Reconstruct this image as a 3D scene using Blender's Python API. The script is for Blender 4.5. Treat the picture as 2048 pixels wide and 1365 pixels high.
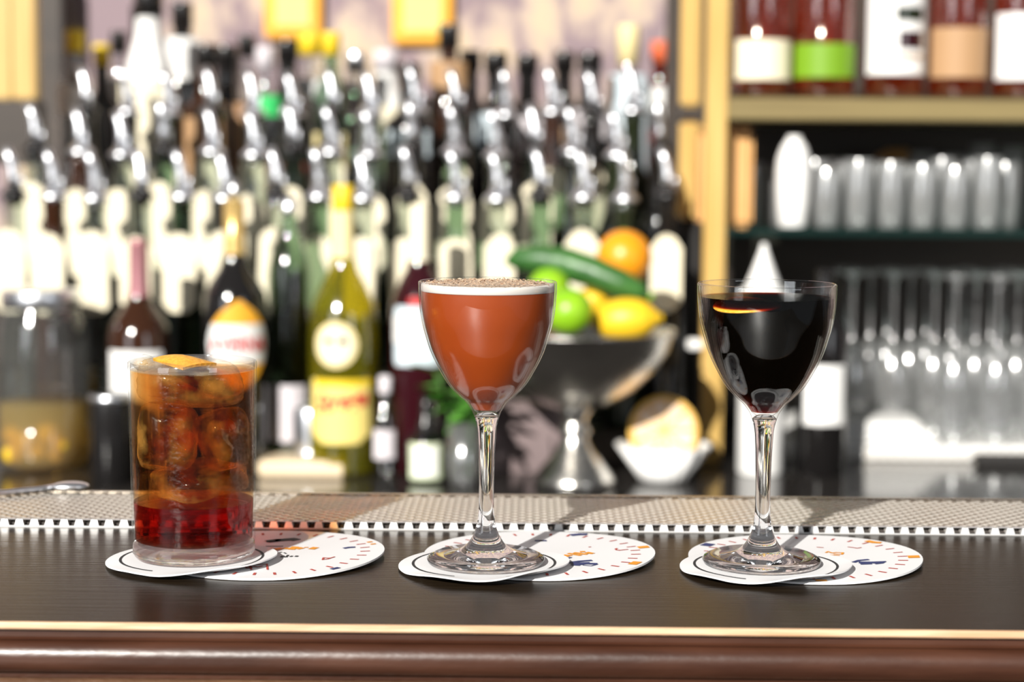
import bpy, bmesh, math, random
from mathutils import Vector, Matrix
random.seed(11)
for _o in list(bpy.data.objects): bpy.data.objects.remove(_o, do_unlink=True)
SC = bpy.context.scene
COL = SC.collection
R = math.radians

# ------------------------------------------------------------------ camera
FPX, W2, H2 = 3784.0, 1024.0, 682.5
CAMZ, BAR = 1.276, 1.07
PITCH, YAW, ROLL = math.atan((H2 - 323) / FPX), R(0.5), R(0.42)
CM = Matrix.Rotation(YAW, 3, 'Z') @ Matrix.Rotation(math.pi / 2 - PITCH, 3, 'X') @ Matrix.Rotation(ROLL, 3, 'Z')
cam_d = bpy.data.cameras.new('camera'); cam = bpy.data.objects.new('camera', cam_d); COL.objects.link(cam)
cam.location = (0, 0, CAMZ); cam.rotation_euler = CM.to_euler()
cam_d.sensor_width = 36; cam_d.lens = FPX / 2048 * 36
cam_d.clip_start = 0.05; cam_d.clip_end = 50
cam_d.dof.use_dof = True; cam_d.dof.focus_distance = 0.955; cam_d.dof.aperture_fstop = 6.2
SC.camera = cam

# ------------------------------------------------------------------ light
wd = bpy.data.worlds.new('world'); SC.world = wd; wd.use_nodes = True
wd.node_tree.nodes['Background'].inputs[0].default_value = (0.95, 0.97, 1.0, 1)
wd.node_tree.nodes['Background'].inputs[1].default_value = 0.11
sun_d = bpy.data.lights.new('sun', 'SUN'); sun = bpy.data.objects.new('sun', sun_d); COL.objects.link(sun)
SAZ, SEL = R(21), R(27)
sdir = Vector((math.sin(SAZ) * math.cos(SEL), math.cos(SAZ) * math.cos(SEL), -math.sin(SEL)))
sun.rotation_euler = sdir.to_track_quat('-Z', 'Y').to_euler()
sun_d.energy = 6.5; sun_d.angle = R(0.6); sun_d.color = (1.0, 0.965, 0.90)
sun.location = (-3, -4, 5)
def window_light(name, loc, tgt, sx, sy, power, col):
    d = bpy.data.lights.new(name, 'AREA'); o = bpy.data.objects.new(name, d); COL.objects.link(o)
    d.shape = 'RECTANGLE'; d.size = sx; d.size_y = sy; d.energy = power; d.color = col
    o.location = loc; o.rotation_euler = (Vector(tgt) - Vector(loc)).to_track_quat('-Z', 'Y').to_euler()
    return o
window_light('window_daylight', (-2.6, -1.6, 1.9), (0, 1.5, 1.1), 1.3, 1.9, 36, (0.93, 0.96, 1.0))
window_light('window_daylight', (2.3, -1.4, 1.9), (0, 1.5, 1.1), 0.9, 1.6, 18, (0.93, 0.96, 1.0))
SC.view_settings.view_transform = 'Standard'; SC.view_settings.look = 'None'
SC.view_settings.gamma = 1.0; SC.view_settings.use_curve_mapping = False
SC.view_settings.exposure = 0.0
cy = SC.cycles
cy.use_denoising = True
cy.max_bounces = 14; cy.transparent_max_bounces = 48; cy.transmission_bounces = 12; cy.glossy_bounces = 5; cy.diffuse_bounces = 3
cy.sample_clamp_indirect = 8.0; cy.caustics_reflective = False; cy.caustics_refractive = True

# ------------------------------------------------------------------ pixel helpers (photo pixel + a known depth/height -> place in the room)
def ray(px, py): return CM @ Vector(((px - W2) / FPX, -(py - H2) / FPX, -1))
def on_y(px, py, Y):
    d = ray(px, py); t = Y / d.y; return Vector((d.x * t, Y, CAMZ + d.z * t))
def on_z(px, py, z):
    d = ray(px, py); t = (z - CAMZ) / d.z; return Vector((d.x * t, d.y * t, z))

# ------------------------------------------------------------------ materials
def newmat(name):
    m = bpy.data.materials.new(name); m.use_nodes = True
    nt = m.node_tree; nt.nodes.clear()
    out = nt.nodes.new('ShaderNodeOutputMaterial')
    return m, nt, out
def N(nt, t, **kw):
    n = nt.nodes.new('ShaderNode' + t)
    for k, v in kw.items():
        if k.startswith('i_'): n.inputs[k[2:].replace('_', ' ')].default_value = v
        else: setattr(n, k, v)
    return n
def c4(c): return (c[0], c[1], c[2], 1)
def pbr(name, col, rough=0.5, metal=0.0, spec=0.5, col2=None, scale=(40, 40, 40), bump=0.0, bscale=None, coat=0.0, sss=0.0, trans=0.0, detail=4, dist=0.002):
    m, nt, out = newmat(name)
    p = N(nt, 'BsdfPrincipled'); nt.links.new(p.outputs[0], out.inputs[0])
    p.inputs['Base Color'].default_value = c4(col); p.inputs['Roughness'].default_value = rough
    p.inputs['Metallic'].default_value = metal; p.inputs['Specular IOR Level'].default_value = spec
    p.inputs['Coat Weight'].default_value = coat; p.inputs['Coat Roughness'].default_value = 0.08
    if name == 'bar_top': p.inputs['Specular Tint'].default_value = (1.0, 0.86, 0.66, 1)
    if sss: p.inputs['Subsurface Weight'].default_value = sss; p.inputs['Subsurface Radius'].default_value = (0.006, 0.003, 0.0015)
    if trans: p.inputs['Transmission Weight'].default_value = trans
    if col2 is not None or bump:
        tc = N(nt, 'TexCoord'); mp = N(nt, 'Mapping'); mp.inputs['Scale'].default_value = scale
        nt.links.new(tc.outputs['Object'], mp.inputs[0])
        nz = N(nt, 'TexNoise'); nz.inputs['Scale'].default_value = 1; nz.inputs['Detail'].default_value = detail
        nt.links.new(mp.outputs[0], nz.inputs['Vector'])
        if col2 is not None:
            rp = N(nt, 'ValToRGB'); rp.color_ramp.elements[0].position = 0.35; rp.color_ramp.elements[1].position = 0.68
            rp.color_ramp.elements[0].color = c4(col); rp.color_ramp.elements[1].color = c4(col2)
            nt.links.new(nz.outputs[0], rp.inputs[0]); nt.links.new(rp.outputs[0], p.inputs['Base Color'])
        if bump:
            b = N(nt, 'Bump'); b.inputs['Strength'].default_value = bump; b.inputs['Distance'].default_value = dist
            src = nz
            if bscale:
                mp2 = N(nt, 'Mapping'); mp2.inputs['Scale'].default_value = bscale; nt.links.new(tc.outputs['Object'], mp2.inputs[0])
                src = N(nt, 'TexNoise'); src.inputs['Scale'].default_value = 1; nt.links.new(mp2.outputs[0], src.inputs['Vector'])
            nt.links.new(src.outputs[0], b.inputs['Height']); nt.links.new(b.outputs[0], p.inputs['Normal'])
    return m
def thin(name, tint, f0=0.04, rough=0.03, edge=0.9, bump=0.0, bscale=300, absorb=None, haze=0.0, hazecol=(1, 1, 1), refr=0.0):
    """thin-walled glass / liquid skin: tinted see-through surface with a Schlick reflection; optional absorbing volume"""
    m, nt, out = newmat(name)
    tr = N(nt, 'BsdfTransparent'); tr.inputs[0].default_value = c4(tint)
    gl = N(nt, 'BsdfGlossy'); gl.inputs['Roughness'].default_value = rough
    lw = N(nt, 'LayerWeight'); lw.inputs[0].default_value = 0.5
    pw = N(nt, 'Math', operation='POWER'); pw.inputs[1].default_value = 4.5
    ml = N(nt, 'Math', operation='MULTIPLY_ADD'); ml.inputs[1].default_value = edge - f0; ml.inputs[2].default_value = f0
    mx = N(nt, 'MixShader')
    L = nt.links.new
    L(lw.outputs['Facing'], pw.inputs[0]); L(pw.outputs[0], ml.inputs[0]); L(ml.outputs[0], mx.inputs[0])
    base = tr
    if refr:
        rf = N(nt, 'BsdfRefraction'); rf.inputs['IOR'].default_value = 1.33; rf.inputs['Roughness'].default_value = 0.02
        rx = N(nt, 'MixShader'); rx.inputs[0].default_value = refr; L(tr.outputs[0], rx.inputs[1]); L(rf.outputs[0], rx.inputs[2]); base = rx
    if haze:
        df = N(nt, 'BsdfDiffuse'); df.inputs[0].default_value = c4(hazecol)
        tl = N(nt, 'BsdfTranslucent'); tl.inputs[0].default_value = c4(hazecol)
        a = N(nt, 'MixShader'); a.inputs[0].default_value = 0.5; L(df.outputs[0], a.inputs[1]); L(tl.outputs[0], a.inputs[2])
        h = N(nt, 'MixShader'); h.inputs[0].default_value = haze
        if bump:
            tc0 = N(nt, 'TexCoord'); n0 = N(nt, 'TexNoise'); n0.inputs['Scale'].default_value = 60; n0.inputs['Detail'].default_value = 6
            L(tc0.outputs['Object'], n0.inputs['Vector'])
            mr = N(nt, 'MapRange'); mr.inputs[1].default_value = 0.45; mr.inputs[2].default_value = 0.72; mr.inputs[3].default_value = 0.0; mr.inputs[4].default_value = haze * 2
            L(n0.outputs[0], mr.inputs[0]); L(mr.outputs[0], h.inputs[0])
        L(tr.outputs[0], h.inputs[1]); L(a.outputs[0], h.inputs[2]); base = h
    L(base.outputs[0], mx.inputs[1]); L(gl.outputs[0], mx.inputs[2]); L(mx.outputs[0], out.inputs[0])
    if bump:
        tc = N(nt, 'TexCoord'); nz = N(nt, 'TexNoise'); nz.inputs['Scale'].default_value = bscale; nz.inputs['Detail'].default_value = 3
        L(tc.outputs['Object'], nz.inputs['Vector'])
        b = N(nt, 'Bump'); b.inputs['Strength'].default_value = bump; b.inputs['Distance'].default_value = 0.001
        L(nz.outputs[0], b.inputs['Height']); L(b.outputs[0], gl.inputs['Normal'])
    if absorb:
        v = N(nt, 'VolumeAbsorption'); v.inputs[0].default_value = c4(absorb[0]); v.inputs[1].default_value = absorb[1]
        L(v.outputs[0], out.inputs['Volume'])
    return m
def solid_glass(name, clear=0.0):
    m, nt, out = newmat(name)
    g = N(nt, 'BsdfGlass'); g.inputs['IOR'].default_value = 1.5; g.inputs['Roughness'].default_value = 0.0
    if clear:
        t = N(nt, 'BsdfTransparent'); x = N(nt, 'MixShader'); x.inputs[0].default_value = clear
        nt.links.new(g.outputs[0], x.inputs[1]); nt.links.new(t.outputs[0], x.inputs[2]); nt.links.new(x.outputs[0], out.inputs[0])
    else: nt.links.new(g.outputs[0], out.inputs[0])
    return m

M = {}
M['crystal'] = thin('crystal', (0.975, 0.98, 0.98), 0.05, 0.015, 0.9)
M['stem'] = solid_glass('stem_glass', 0.0)
M['foot'] = solid_glass('foot_glass', 0.0)
M['rim_frost'] = thin('rim_frost', (0.93, 0.94, 0.94), 0.07, 0.06, 0.6, haze=0.07, hazecol=(0.85, 0.85, 0.85))
M['puck'] = solid_glass('puck_glass', 0.3)
M['tumbler'] = thin('tumbler_glass', (0.96, 0.97, 0.97), 0.045, 0.06, 0.25, bump=0.22, bscale=420)
M['tumbler_base'] = thin('tumbler_base', (0.9, 0.92, 0.92), 0.09, 0.06, 0.5, bump=0.2, bscale=300, haze=0.34, hazecol=(0.62, 0.61, 0.60))
M['amber'] = thin('amber_drink', (1, 1, 1), 0.02, 0.03, 0.25, absorb=((0.915, 0.60, 0.06), 84), refr=0.12)
M['deep_red'] = thin('deep_red_drink', (1, 1, 1), 0.02, 0.03, 0.25, absorb=((0.88, 0.35, 0.10), 215), refr=0.5)
M['ice'] = thin('ice', (0.97, 0.98, 0.98), 0.03, 0.10, 0.25, bump=0.7, bscale=120, haze=0.30, hazecol=(0.95, 0.60, 0.16))
M['dark_drink'] = thin('dark_drink', (1, 1, 1), 0.03, 0.02, 0.5, absorb=((0.72, 0.25, 0.0), 900))
M['cocoa'] = pbr('cocoa_cocktail', (0.355, 0.053, 0.0055), 0.4, col2=(0.38, 0.060, 0.0065), scale=(60, 60, 30), sss=0.0)
M['foam'] = pbr('foam', (0.86, 0.80, 0.74), 0.8)
M['foam_top'] = pbr('foam_top', (0.42, 0.28, 0.19), 0.9, col2=(0.7, 0.55, 0.42), scale=(500, 500, 500), bump=0.6)
M['nutmeg'] = pbr('nutmeg', (0.62, 0.47, 0.33), 0.8, col2=(0.25, 0.12, 0.06), scale=(300, 300, 300))
M['peel'] = pbr('peel', (0.85, 0.36, 0.02), 0.45, col2=(0.95, 0.5, 0.06), scale=(500, 500, 500), bump=0.3)
M['pith'] = pbr('pith', (0.92, 0.55, 0.12), 0.7)
M['bar_top'] = pbr('bar_top', (0.015, 0.0095, 0.0055), 0.26, spec=0.06, col2=(0.024, 0.016, 0.009), scale=(5, 220, 1), bump=0.10, bscale=(12, 500, 1))
M['edge'] = pbr('edge_wood', (0.58, 0.34, 0.19), 0.45, col2=(0.74, 0.49, 0.31), scale=(30, 300, 300), bump=0.3)
M['nosing'] = pbr('nosing_wood', (0.042, 0.014, 0.007), 0.34, spec=0.6, col2=(0.075, 0.028, 0.015), scale=(14, 120, 120), bump=0.08, bscale=(120, 260, 260))
M['fascia'] = pbr('fascia_wood', (0.085, 0.038, 0.018), 0.5, col2=(0.135, 0.066, 0.032), scale=(20, 160, 160), bump=0.35, bscale=(150, 300, 300))
M['steel'] = pbr('steel', (0.62, 0.57, 0.50), 0.26, metal=1.0, bump=0.15, bscale=(90, 90, 90), scale=(90, 90, 90))
M['steel_shaded'] = pbr('steel_shaded', (0.06, 0.05, 0.045), 0.5)  # mat steel coloured near black for the shade inside its holes
M['hole_wall'] = pbr('hole_wall', (0.52, 0.48, 0.43), 0.45, metal=0.3)
M['steel_edge'] = pbr('steel_edge', (0.86, 0.85, 0.84), 0.42, metal=0.55)
M['chrome'] = pbr('chrome', (0.90, 0.92, 0.97), 0.34, metal=1.0, coat=0.6)
M['silver'] = pbr('silver', (0.72, 0.69, 0.64), 0.26, metal=1.0, bump=0.35, bscale=(70, 70, 70), scale=(70, 70, 70))
M['paper'] = pbr('coaster_card', (0.86, 0.86, 0.87), 0.75)
M['ink_red'] = pbr('ink_red', (0.50, 0.07, 0.05), 0.7)
M['ink_orange'] = pbr('ink_orange', (0.85, 0.33, 0.02), 0.7)
M['ink_blue'] = pbr('ink_blue', (0.03, 0.045, 0.16), 0.7)
M['ink_black'] = pbr('ink_black', (0.02, 0.022, 0.025), 0.7)
M['black'] = pbr('black', (0.012, 0.011, 0.011), 0.25)
M['black_matte'] = pbr('black_matte', (0.02, 0.018, 0.017), 0.7)
M['counter'] = pbr('counter', (0.020, 0.018, 0.017), 0.12, col2=(0.03, 0.027, 0.025), scale=(8, 60, 1))
M['dark_wood'] = pbr('dark_wood', (0.030, 0.021, 0.015), 0.5, col2=(0.045, 0.03, 0.02), scale=(3, 40, 40))
M['gold_wood'] = pbr('gold_wood', (0.55, 0.35, 0.10), 0.4, col2=(0.66, 0.44, 0.15), scale=(60, 60, 6))
M['shelf_wood'] = pbr('shelf_wood', (0.19, 0.142, 0.055), 0.45, col2=(0.25, 0.19, 0.075), scale=(5, 80, 80))
M['tan_wood'] = pbr('tan_wood', (0.66, 0.34, 0.11), 0.5, col2=(0.76, 0.43, 0.17), scale=(60, 60, 10))
M['cream'] = pbr('cream_card', (0.88, 0.80, 0.60), 0.7)
M['white'] = pbr('white', (0.88, 0.87, 0.85), 0.6)
M['lilac'] = pbr('lilac', (0.68, 0.63, 0.66), 0.6)
M['peach'] = pbr('peach', (0.80, 0.47, 0.27), 0.6)
M['tan_label'] = pbr('tan_label', (0.44, 0.26, 0.13), 0.6)
M['yellow'] = pbr('yellow', (0.86, 0.60, 0.02), 0.5)
M['yellow_label'] = pbr('yellow_label', (0.90, 0.72, 0.22), 0.6)
M['pale_yellow'] = pbr('pale_yellow', (0.88, 0.74, 0.38), 0.6)
M['orange'] = pbr('orange', (0.88, 0.42, 0.03), 0.55)
M['red'] = pbr('red', (0.65, 0.04, 0.04), 0.5)
M['redorange'] = pbr('redorange', (0.80, 0.16, 0.06), 0.5)
M['green_label'] = pbr('green_label', (0.17, 0.34, 0.01), 0.5)
M['pale_green'] = pbr('pale_green', (0.72, 0.80, 0.55), 0.5)
M['pink_foil'] = pbr('pink_foil', (0.55, 0.25, 0.27), 0.25, metal=0.5)
M['gold_foil'] = pbr('gold_foil', (0.80, 0.55, 0.20), 0.3, metal=0.6)
M['purple'] = pbr('purple', (0.10, 0.02, 0.12), 0.4)
M['neon'] = pbr('neon', (0.05, 0.62, 0.16), 0.4)
M['sky'] = pbr('sky_label', (0.68, 0.78, 0.84), 0.6)
M['clear'] = thin('clear_bottle', (0.74, 0.79, 0.75), 0.13, 0.07, 0.9)
M['clearw'] = thin('clear_white_bottle', (0.86, 0.88, 0.88), 0.14, 0.07, 0.9)
M['greenish'] = thin('greenish_bottle', (0.42, 0.55, 0.44), 0.09, 0.07, 0.9)
M['glassware'] = thin('glassware', (0.94, 0.95, 0.95), 0.26, 0.17, 0.95, haze=0.17)  # white haze in clear glass stands in for the light it catches
M['glassware_aqua'] = thin('glassware_aqua', (0.92, 0.945, 0.935), 0.26, 0.19, 0.95, haze=0.36)  # stronger white haze, again painting caught light into clear glass
M['jar'] = thin('jar_glass', (0.88, 0.90, 0.90), 0.09, 0.08, 0.9, haze=0.05)
M['green_bottle'] = pbr('green_bottle', (0.016, 0.022, 0.010), 0.10, spec=0.8)
M['dark_bottle'] = pbr('dark_bottle', (0.010, 0.009, 0.009), 0.10, spec=0.8)
M['brown_bottle'] = pbr('brown_bottle', (0.035, 0.012, 0.005), 0.10, spec=0.8)
M['wine_bottle'] = pbr('wine_bottle', (0.030, 0.004, 0.007), 0.10, spec=0.8)
M['amber_bottle'] = thin('amber_bottle', (0.50, 0.10, 0.012), 0.09, 0.08, 0.9)
M['whiskey'] = thin('whiskey_glass', (0.93, 0.86, 0.80), 0.16, 0.16, 0.9)
M['whiskey_liquid'] = thin('whiskey_liquid', (0.85, 0.22, 0.03), 0.08, 0.12, 0.5, haze=0.13, hazecol=(0.85, 0.14, 0.01))  # orange haze paints the glow of light through the liquid
M['yellow_bottle'] = thin('yellow_bottle', (0.62, 0.55, 0.03), 0.10, 0.09, 0.9, haze=0.25, hazecol=(0.55, 0.50, 0.02))
M['jar_liquid'] = thin('jar_liquid', (0.85, 0.70, 0.30), 0.05, 0.1, 0.4, haze=0.45, hazecol=(0.80, 0.58, 0.18))
M['shelf_glass'] = thin('shelf_glass', (0.80, 0.90, 0.87), 0.08, 0.05, 0.9, haze=0.22, hazecol=(0.04, 0.16, 0.14))
M['orange_fruit'] = pbr('orange_fruit', (0.90, 0.33, 0.01), 0.36, bump=0.15, scale=(200, 200, 200), bscale=(220, 220, 220))
M['lime'] = pbr('lime', (0.20, 0.46, 0.01), 0.33, col2=(0.30, 0.55, 0.02), scale=(30, 30, 30))
M['lemon'] = pbr('lemon', (0.88, 0.55, 0.02), 0.42, bump=0.15, scale=(200, 200, 200))
M['cucumber'] = pbr('cucumber', (0.025, 0.10, 0.018), 0.38, col2=(0.05, 0.16, 0.03), scale=(30, 30, 30), bump=0.3, bscale=(90, 90, 90))
M['rind'] = pbr('rind', (0.75, 0.50, 0.06), 0.5)
M['flesh'] = pbr('flesh', (0.88, 0.62, 0.42), 0.35, col2=(0.92, 0.72, 0.55), scale=(60, 60, 60))
M['mint'] = pbr('mint', (0.07, 0.24, 0.03), 0.5, col2=(0.13, 0.36, 0.05), scale=(40, 40, 40))
M['mauve'] = pbr('mauve', (0.20, 0.15, 0.15), 0.8)
M['towel'] = pbr('towel', (0.85, 0.84, 0.82), 0.9, bump=0.5, scale=(200, 200, 200))
M['rack'] = pbr('rack', (0.62, 0.58, 0.52), 0.5)
M['board'] = pbr('board', (0.80, 0.62, 0.40), 0.5, col2=(0.86, 0.72, 0.52), scale=(6, 60, 60))
M['floor'] = pbr('floor_tile', (0.05, 0.045, 0.04), 0.5, col2=(0.07, 0.06, 0.05), scale=(3, 3, 3))
# wallpaper: beige ground with a mauve figure
def wallpaper():
    m, nt, out = newmat('wallpaper'); L = nt.links.new
    p = N(nt, 'BsdfPrincipled'); p.inputs['Roughness'].default_value = 0.8; L(p.outputs[0], out.inputs[0])
    tc = N(nt, 'TexCoord'); mp = N(nt, 'Mapping'); mp.inputs['Scale'].default_value = (14, 1, 7); L(tc.outputs['Object'], mp.inputs[0])
    vo = N(nt, 'TexVoronoi'); vo.inputs['Scale'].default_value = 1.0; L(mp.outputs[0], vo.inputs['Vector'])
    nz = N(nt, 'TexNoise'); nz.inputs['Scale'].default_value = 5; nz.inputs['Detail'].default_value = 4; L(mp.outputs[0], nz.inputs['Vector'])
    ad = N(nt, 'Math', operation='MULTIPLY_ADD'); ad.inputs[1].default_value = 0.7; L(nz.outputs[0], ad.inputs[0]); L(vo.outputs['Distance'], ad.inputs[2])
    rp = N(nt, 'ValToRGB'); e = rp.color_ramp.elements
    e[0].position = 0.52; e[0].color = (0.60, 0.47, 0.33, 1); e[1].position = 0.95; e[1].color = (0.27, 0.20, 0.22, 1)
    n2 = e.new(0.72); n2.color = (0.50, 0.39, 0.33, 1)
    L(ad.outputs[0], rp.inputs[0]); L(rp.outputs[0], p.inputs['Base Color'])
    return m
M['wallpaper'] = wallpaper()

# ------------------------------------------------------------------ mesh helpers
def mk(name, verts, faces, smooth=True, mats=None):
    me = bpy.data.meshes.new(name); me.from_pydata([tuple(v) for v in verts], [], faces); me.update()
    if smooth: me.polygons.foreach_set('use_smooth', [True] * len(me.polygons))
    return me
def obj(name, me, mat, parent=None, loc=(0, 0, 0), rot=None):
    o = bpy.data.objects.new(name, me); COL.objects.link(o)
    if mat is not None:
        m = M[mat] if isinstance(mat, str) else mat
        if not me.materials: me.materials.append(m)
        elif me.materials[0] is not m:
            o.material_slots[0].link = 'OBJECT'; o.material_slots[0].material = m
    o.location = loc
    if rot: o.rotation_euler = rot
    if parent is not None: o.parent = parent
    return o
LABELS = set()
def tag(o, label, cat, group=None):
    o['label'] = label; o['category'] = cat
    if group: o['group'] = group
    LABELS.add(label)
    return o
def thing(name, label, cat, loc=(0, 0, 0), rotz=0.0, group=None):
    o = bpy.data.objects.new(name, None); COL.objects.link(o); o.empty_display_size = 0.02
    o.location = loc; o.rotation_euler = (0, 0, rotz)
    return tag(o, label, cat, group)
def structure(o): o['kind'] = 'structure'; return o
def lathe(prof, seg=28, name='lathe', rmod=None, zmod=None, flip=False):
    """prof: list of (r, z) from one end to the other; r = 0 makes a pole"""
    vs, fs, rings = [], [], []
    for (r, z) in prof:
        if r <= 1e-9:
            rings.append([len(vs)]); vs.append((0, 0, z))
        else:
            ring = []
            for k in range(seg):
                a = 2 * math.pi * k / seg
                rr = r * (rmod(a, z) if rmod else 1)
                x, y = rr * math.cos(a), rr * math.sin(a)
                ring.append(len(vs)); vs.append((x, y, z + (zmod(x, y) if zmod else 0)))
            rings.append(ring)
    for A, B in zip(rings, rings[1:]):
        if len(A) == 1 and len(B) == 1: continue
        for k in range(seg):
            k2 = (k + 1) % seg
            if len(A) == 1: f = (A[0], B[k2], B[k])
            elif len(B) == 1: f = (A[k], A[k2], B[0])
            else: f = (A[k], A[k2], B[k2], B[k])
            fs.append(f[::-1] if flip else f)
    return mk(name, vs, fs)
def sharp(me, ang=35):
    try: me.set_sharp_from_angle(angle=R(ang))
    except Exception: pass
    return me
def box(x0, x1, y0, y1, z0, z1, bev=0.0, name='box'):
    bm = bmesh.new(); bmesh.ops.create_cube(bm, size=1)
    for v in bm.verts:
        v.co = Vector(((x0 + x1) / 2 + v.co.x * (x1 - x0), (y0 + y1) / 2 + v.co.y * (y1 - y0), (z0 + z1) / 2 + v.co.z * (z1 - z0)))
    if bev: bmesh.ops.bevel(bm, geom=bm.edges[:], offset=bev, segments=2, affect='EDGES')
    me = bpy.data.meshes.new(name); bm.to_mesh(me); bm.free(); return me
def extrude_x(prof, x0, x1, name='ext', smooth=False, nx=1):
    n = len(prof); vs = []; fs = []
    for i in range(nx + 1):
        x = x0 + (x1 - x0) * i / nx
        vs += [(x, y, z) for y, z in prof]
    for i in range(nx):
        for k in range(n):
            k2 = (k + 1) % n; fs.append((i * n + k, i * n + k2, (i + 1) * n + k2, (i + 1) * n + k))
    fs.append(tuple(range(n))[::-1]); fs.append(tuple(range(nx * n, nx * n + n)))
    me = mk(name, vs, fs, smooth)
    bm = bmesh.new(); bm.from_mesh(me); bmesh.ops.recalc_face_normals(bm, faces=bm.faces[:]); bm.to_mesh(me); bm.free()
    if smooth: sharp(me, 40)
    return me
def tube(pts, rads, seg=12, name='tube', flat=1.0):
    pts = [Vector(p) for p in pts]; vs, fs = [], []
    n = len(pts)
    for i, p in enumerate(pts):
        t = (pts[min(i + 1, n - 1)] - pts[max(i - 1, 0)]).normalized()
        up = Vector((0, 1, 0)) if abs(t.y) < 0.9 else Vector((0, 0, 1))
        a = t.cross(up).normalized(); b = a.cross(t).normalized()
        for k in range(seg):
            an = 2 * math.pi * k / seg
            vs.append(p + (a * math.cos(an) * flat + b * math.sin(an)) * rads[i])
    for i in range(n - 1):
        for k in range(seg):
            k2 = (k + 1) % seg; fs.append((i * seg + k, i * seg + k2, (i + 1) * seg + k2, (i + 1) * seg + k))
    fs.append(tuple(range(seg))[::-1]); fs.append(tuple(range((n - 1) * seg, n * seg)))
    me = mk(name, vs, fs)
    bm = bmesh.new(); bm.from_mesh(me); bmesh.ops.recalc_face_normals(bm, faces=bm.faces[:]); bm.to_mesh(me); bm.free()
    return me
def wrap(Rr, rows, ncol=10, name='label', rot=0.0):
    """label stuck on a round bottle, facing -y; rows: (z, half-width in metres[, radius])"""
    vs, fs = [], []
    for row in rows:
        z, hw = row[0], row[1]; rr = row[2] if len(row) > 2 else Rr
        for i in range(ncol + 1):
            a = -math.pi / 2 + rot + (-1 + 2 * i / ncol) * hw / rr
            vs.append((rr * math.cos(a), rr * math.sin(a), z))
    c = ncol + 1
    for j in range(len(rows) - 1):
        for i in range(ncol): fs.append((j * c + i, j * c + i + 1, (j + 1) * c + i + 1, (j + 1) * c + i))
    me = mk(name, vs, fs)
    return me
def plate(outline, th, name='plate'):
    """flat card in the xz plane (x, z outline), thickness along y"""
    n = len(outline)
    vs = [(x, -th / 2, z) for x, z in outline] + [(x, th / 2, z) for x, z in outline]
    fs = [tuple(range(n)), tuple(range(2 * n - 1, n - 1, -1))] + [(k, n + k, n + (k + 1) % n, (k + 1) % n) for k in range(n)]
    me = mk(name, vs, fs, False)
    bm = bmesh.new(); bm.from_mesh(me); bmesh.ops.recalc_face_normals(bm, faces=bm.faces[:]); bm.to_mesh(me); bm.free()
    return me
def text_on(body, size, Rr, z, rot=0.0, shear=0.0, sx=1.0, tilt=0.0, name='lettering', bold=0.0):
    cu = bpy.data.curves.new('txt', 'FONT'); cu.body = body; cu.size = size; cu.align_x = 'CENTER'; cu.align_y = 'CENTER'; cu.shear = shear
    cu.resolution_u = 3; cu.offset = bold
    o = bpy.data.objects.new('txt', cu); COL.objects.link(o)
    dg = bpy.context.evaluated_depsgraph_get(); dg.update()
    me = bpy.data.meshes.new_from_object(o.evaluated_get(dg)); bpy.data.objects.remove(o)
    for v in me.vertices:
        x, y = v.co.x * sx, v.co.y
        y += x * tilt
        a = -math.pi / 2 + rot + x / Rr
        v.co = (Rr * math.cos(a), Rr * math.sin(a), z + y)
    me.materials.clear(); me.name = name
    return me
def blob(r, sub=2, amp=0.0, scale=(1, 1, 1), seed=0, name='blob'):
    bm = bmesh.new(); bmesh.ops.create_icosphere(bm, subdivisions=sub, radius=r)
    rnd = random.Random(seed); ph = [rnd.uniform(0, 6.28) for _ in range(6)]
    for v in bm.verts:
        n = v.co.normalized()
        k = 1 + amp * (math.sin(3 * n.x + ph[0]) * math.sin(3 * n.y + ph[1]) + 0.6 * math.sin(5 * n.z + ph[2] + 2 * n.x) + 0.4 * math.sin(7 * n.y + ph[3]))
        v.co = Vector((v.co.x * k * scale[0], v.co.y * k * scale[1], v.co.z * k * scale[2]))
    me = bpy.data.meshes.new(name); bm.to_mesh(me); bm.free()
    me.polygons.foreach_set('use_smooth', [True] * len(me.polygons)); return me
def strokes(lines, width, name='print'):
    """flat ink strokes in the xy plane at z = 0"""
    vs, fs = [], []
    for ln in lines:
        w = width
        if isinstance(ln, tuple) and isinstance(ln[1], (int, float)) and isinstance(ln[0], list): w = ln[1]; ln = ln[0]
        P = [Vector((p[0], p[1], 0)) for p in ln]
        for a, b in zip(P, P[1:]):
            t = (b - a); 
            if t.length < 1e-9: continue
            t.normalize(); n = Vector((-t.y, t.x, 0)) * w / 2; e = t * w * 0.3
            i = len(vs); vs += [a - n - e, b - n + e, b + n + e, a + n - e]; fs.append((i, i + 1, i + 2, i + 3))
    return mk(name, vs, fs, False)

# ------------------------------------------------------------------ the setting
COUNTER = 0.897
WALLY = 3.06
structure(obj('floor', box(-3.2, 3.2, -3.4, WALLY + 0.1, -0.05, 0.0), 'floor'))
structure(obj('wall_back', box(-3.2, 3.2, WALLY, WALLY + 0.1, 0.0, 2.9), 'wallpaper'))
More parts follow.
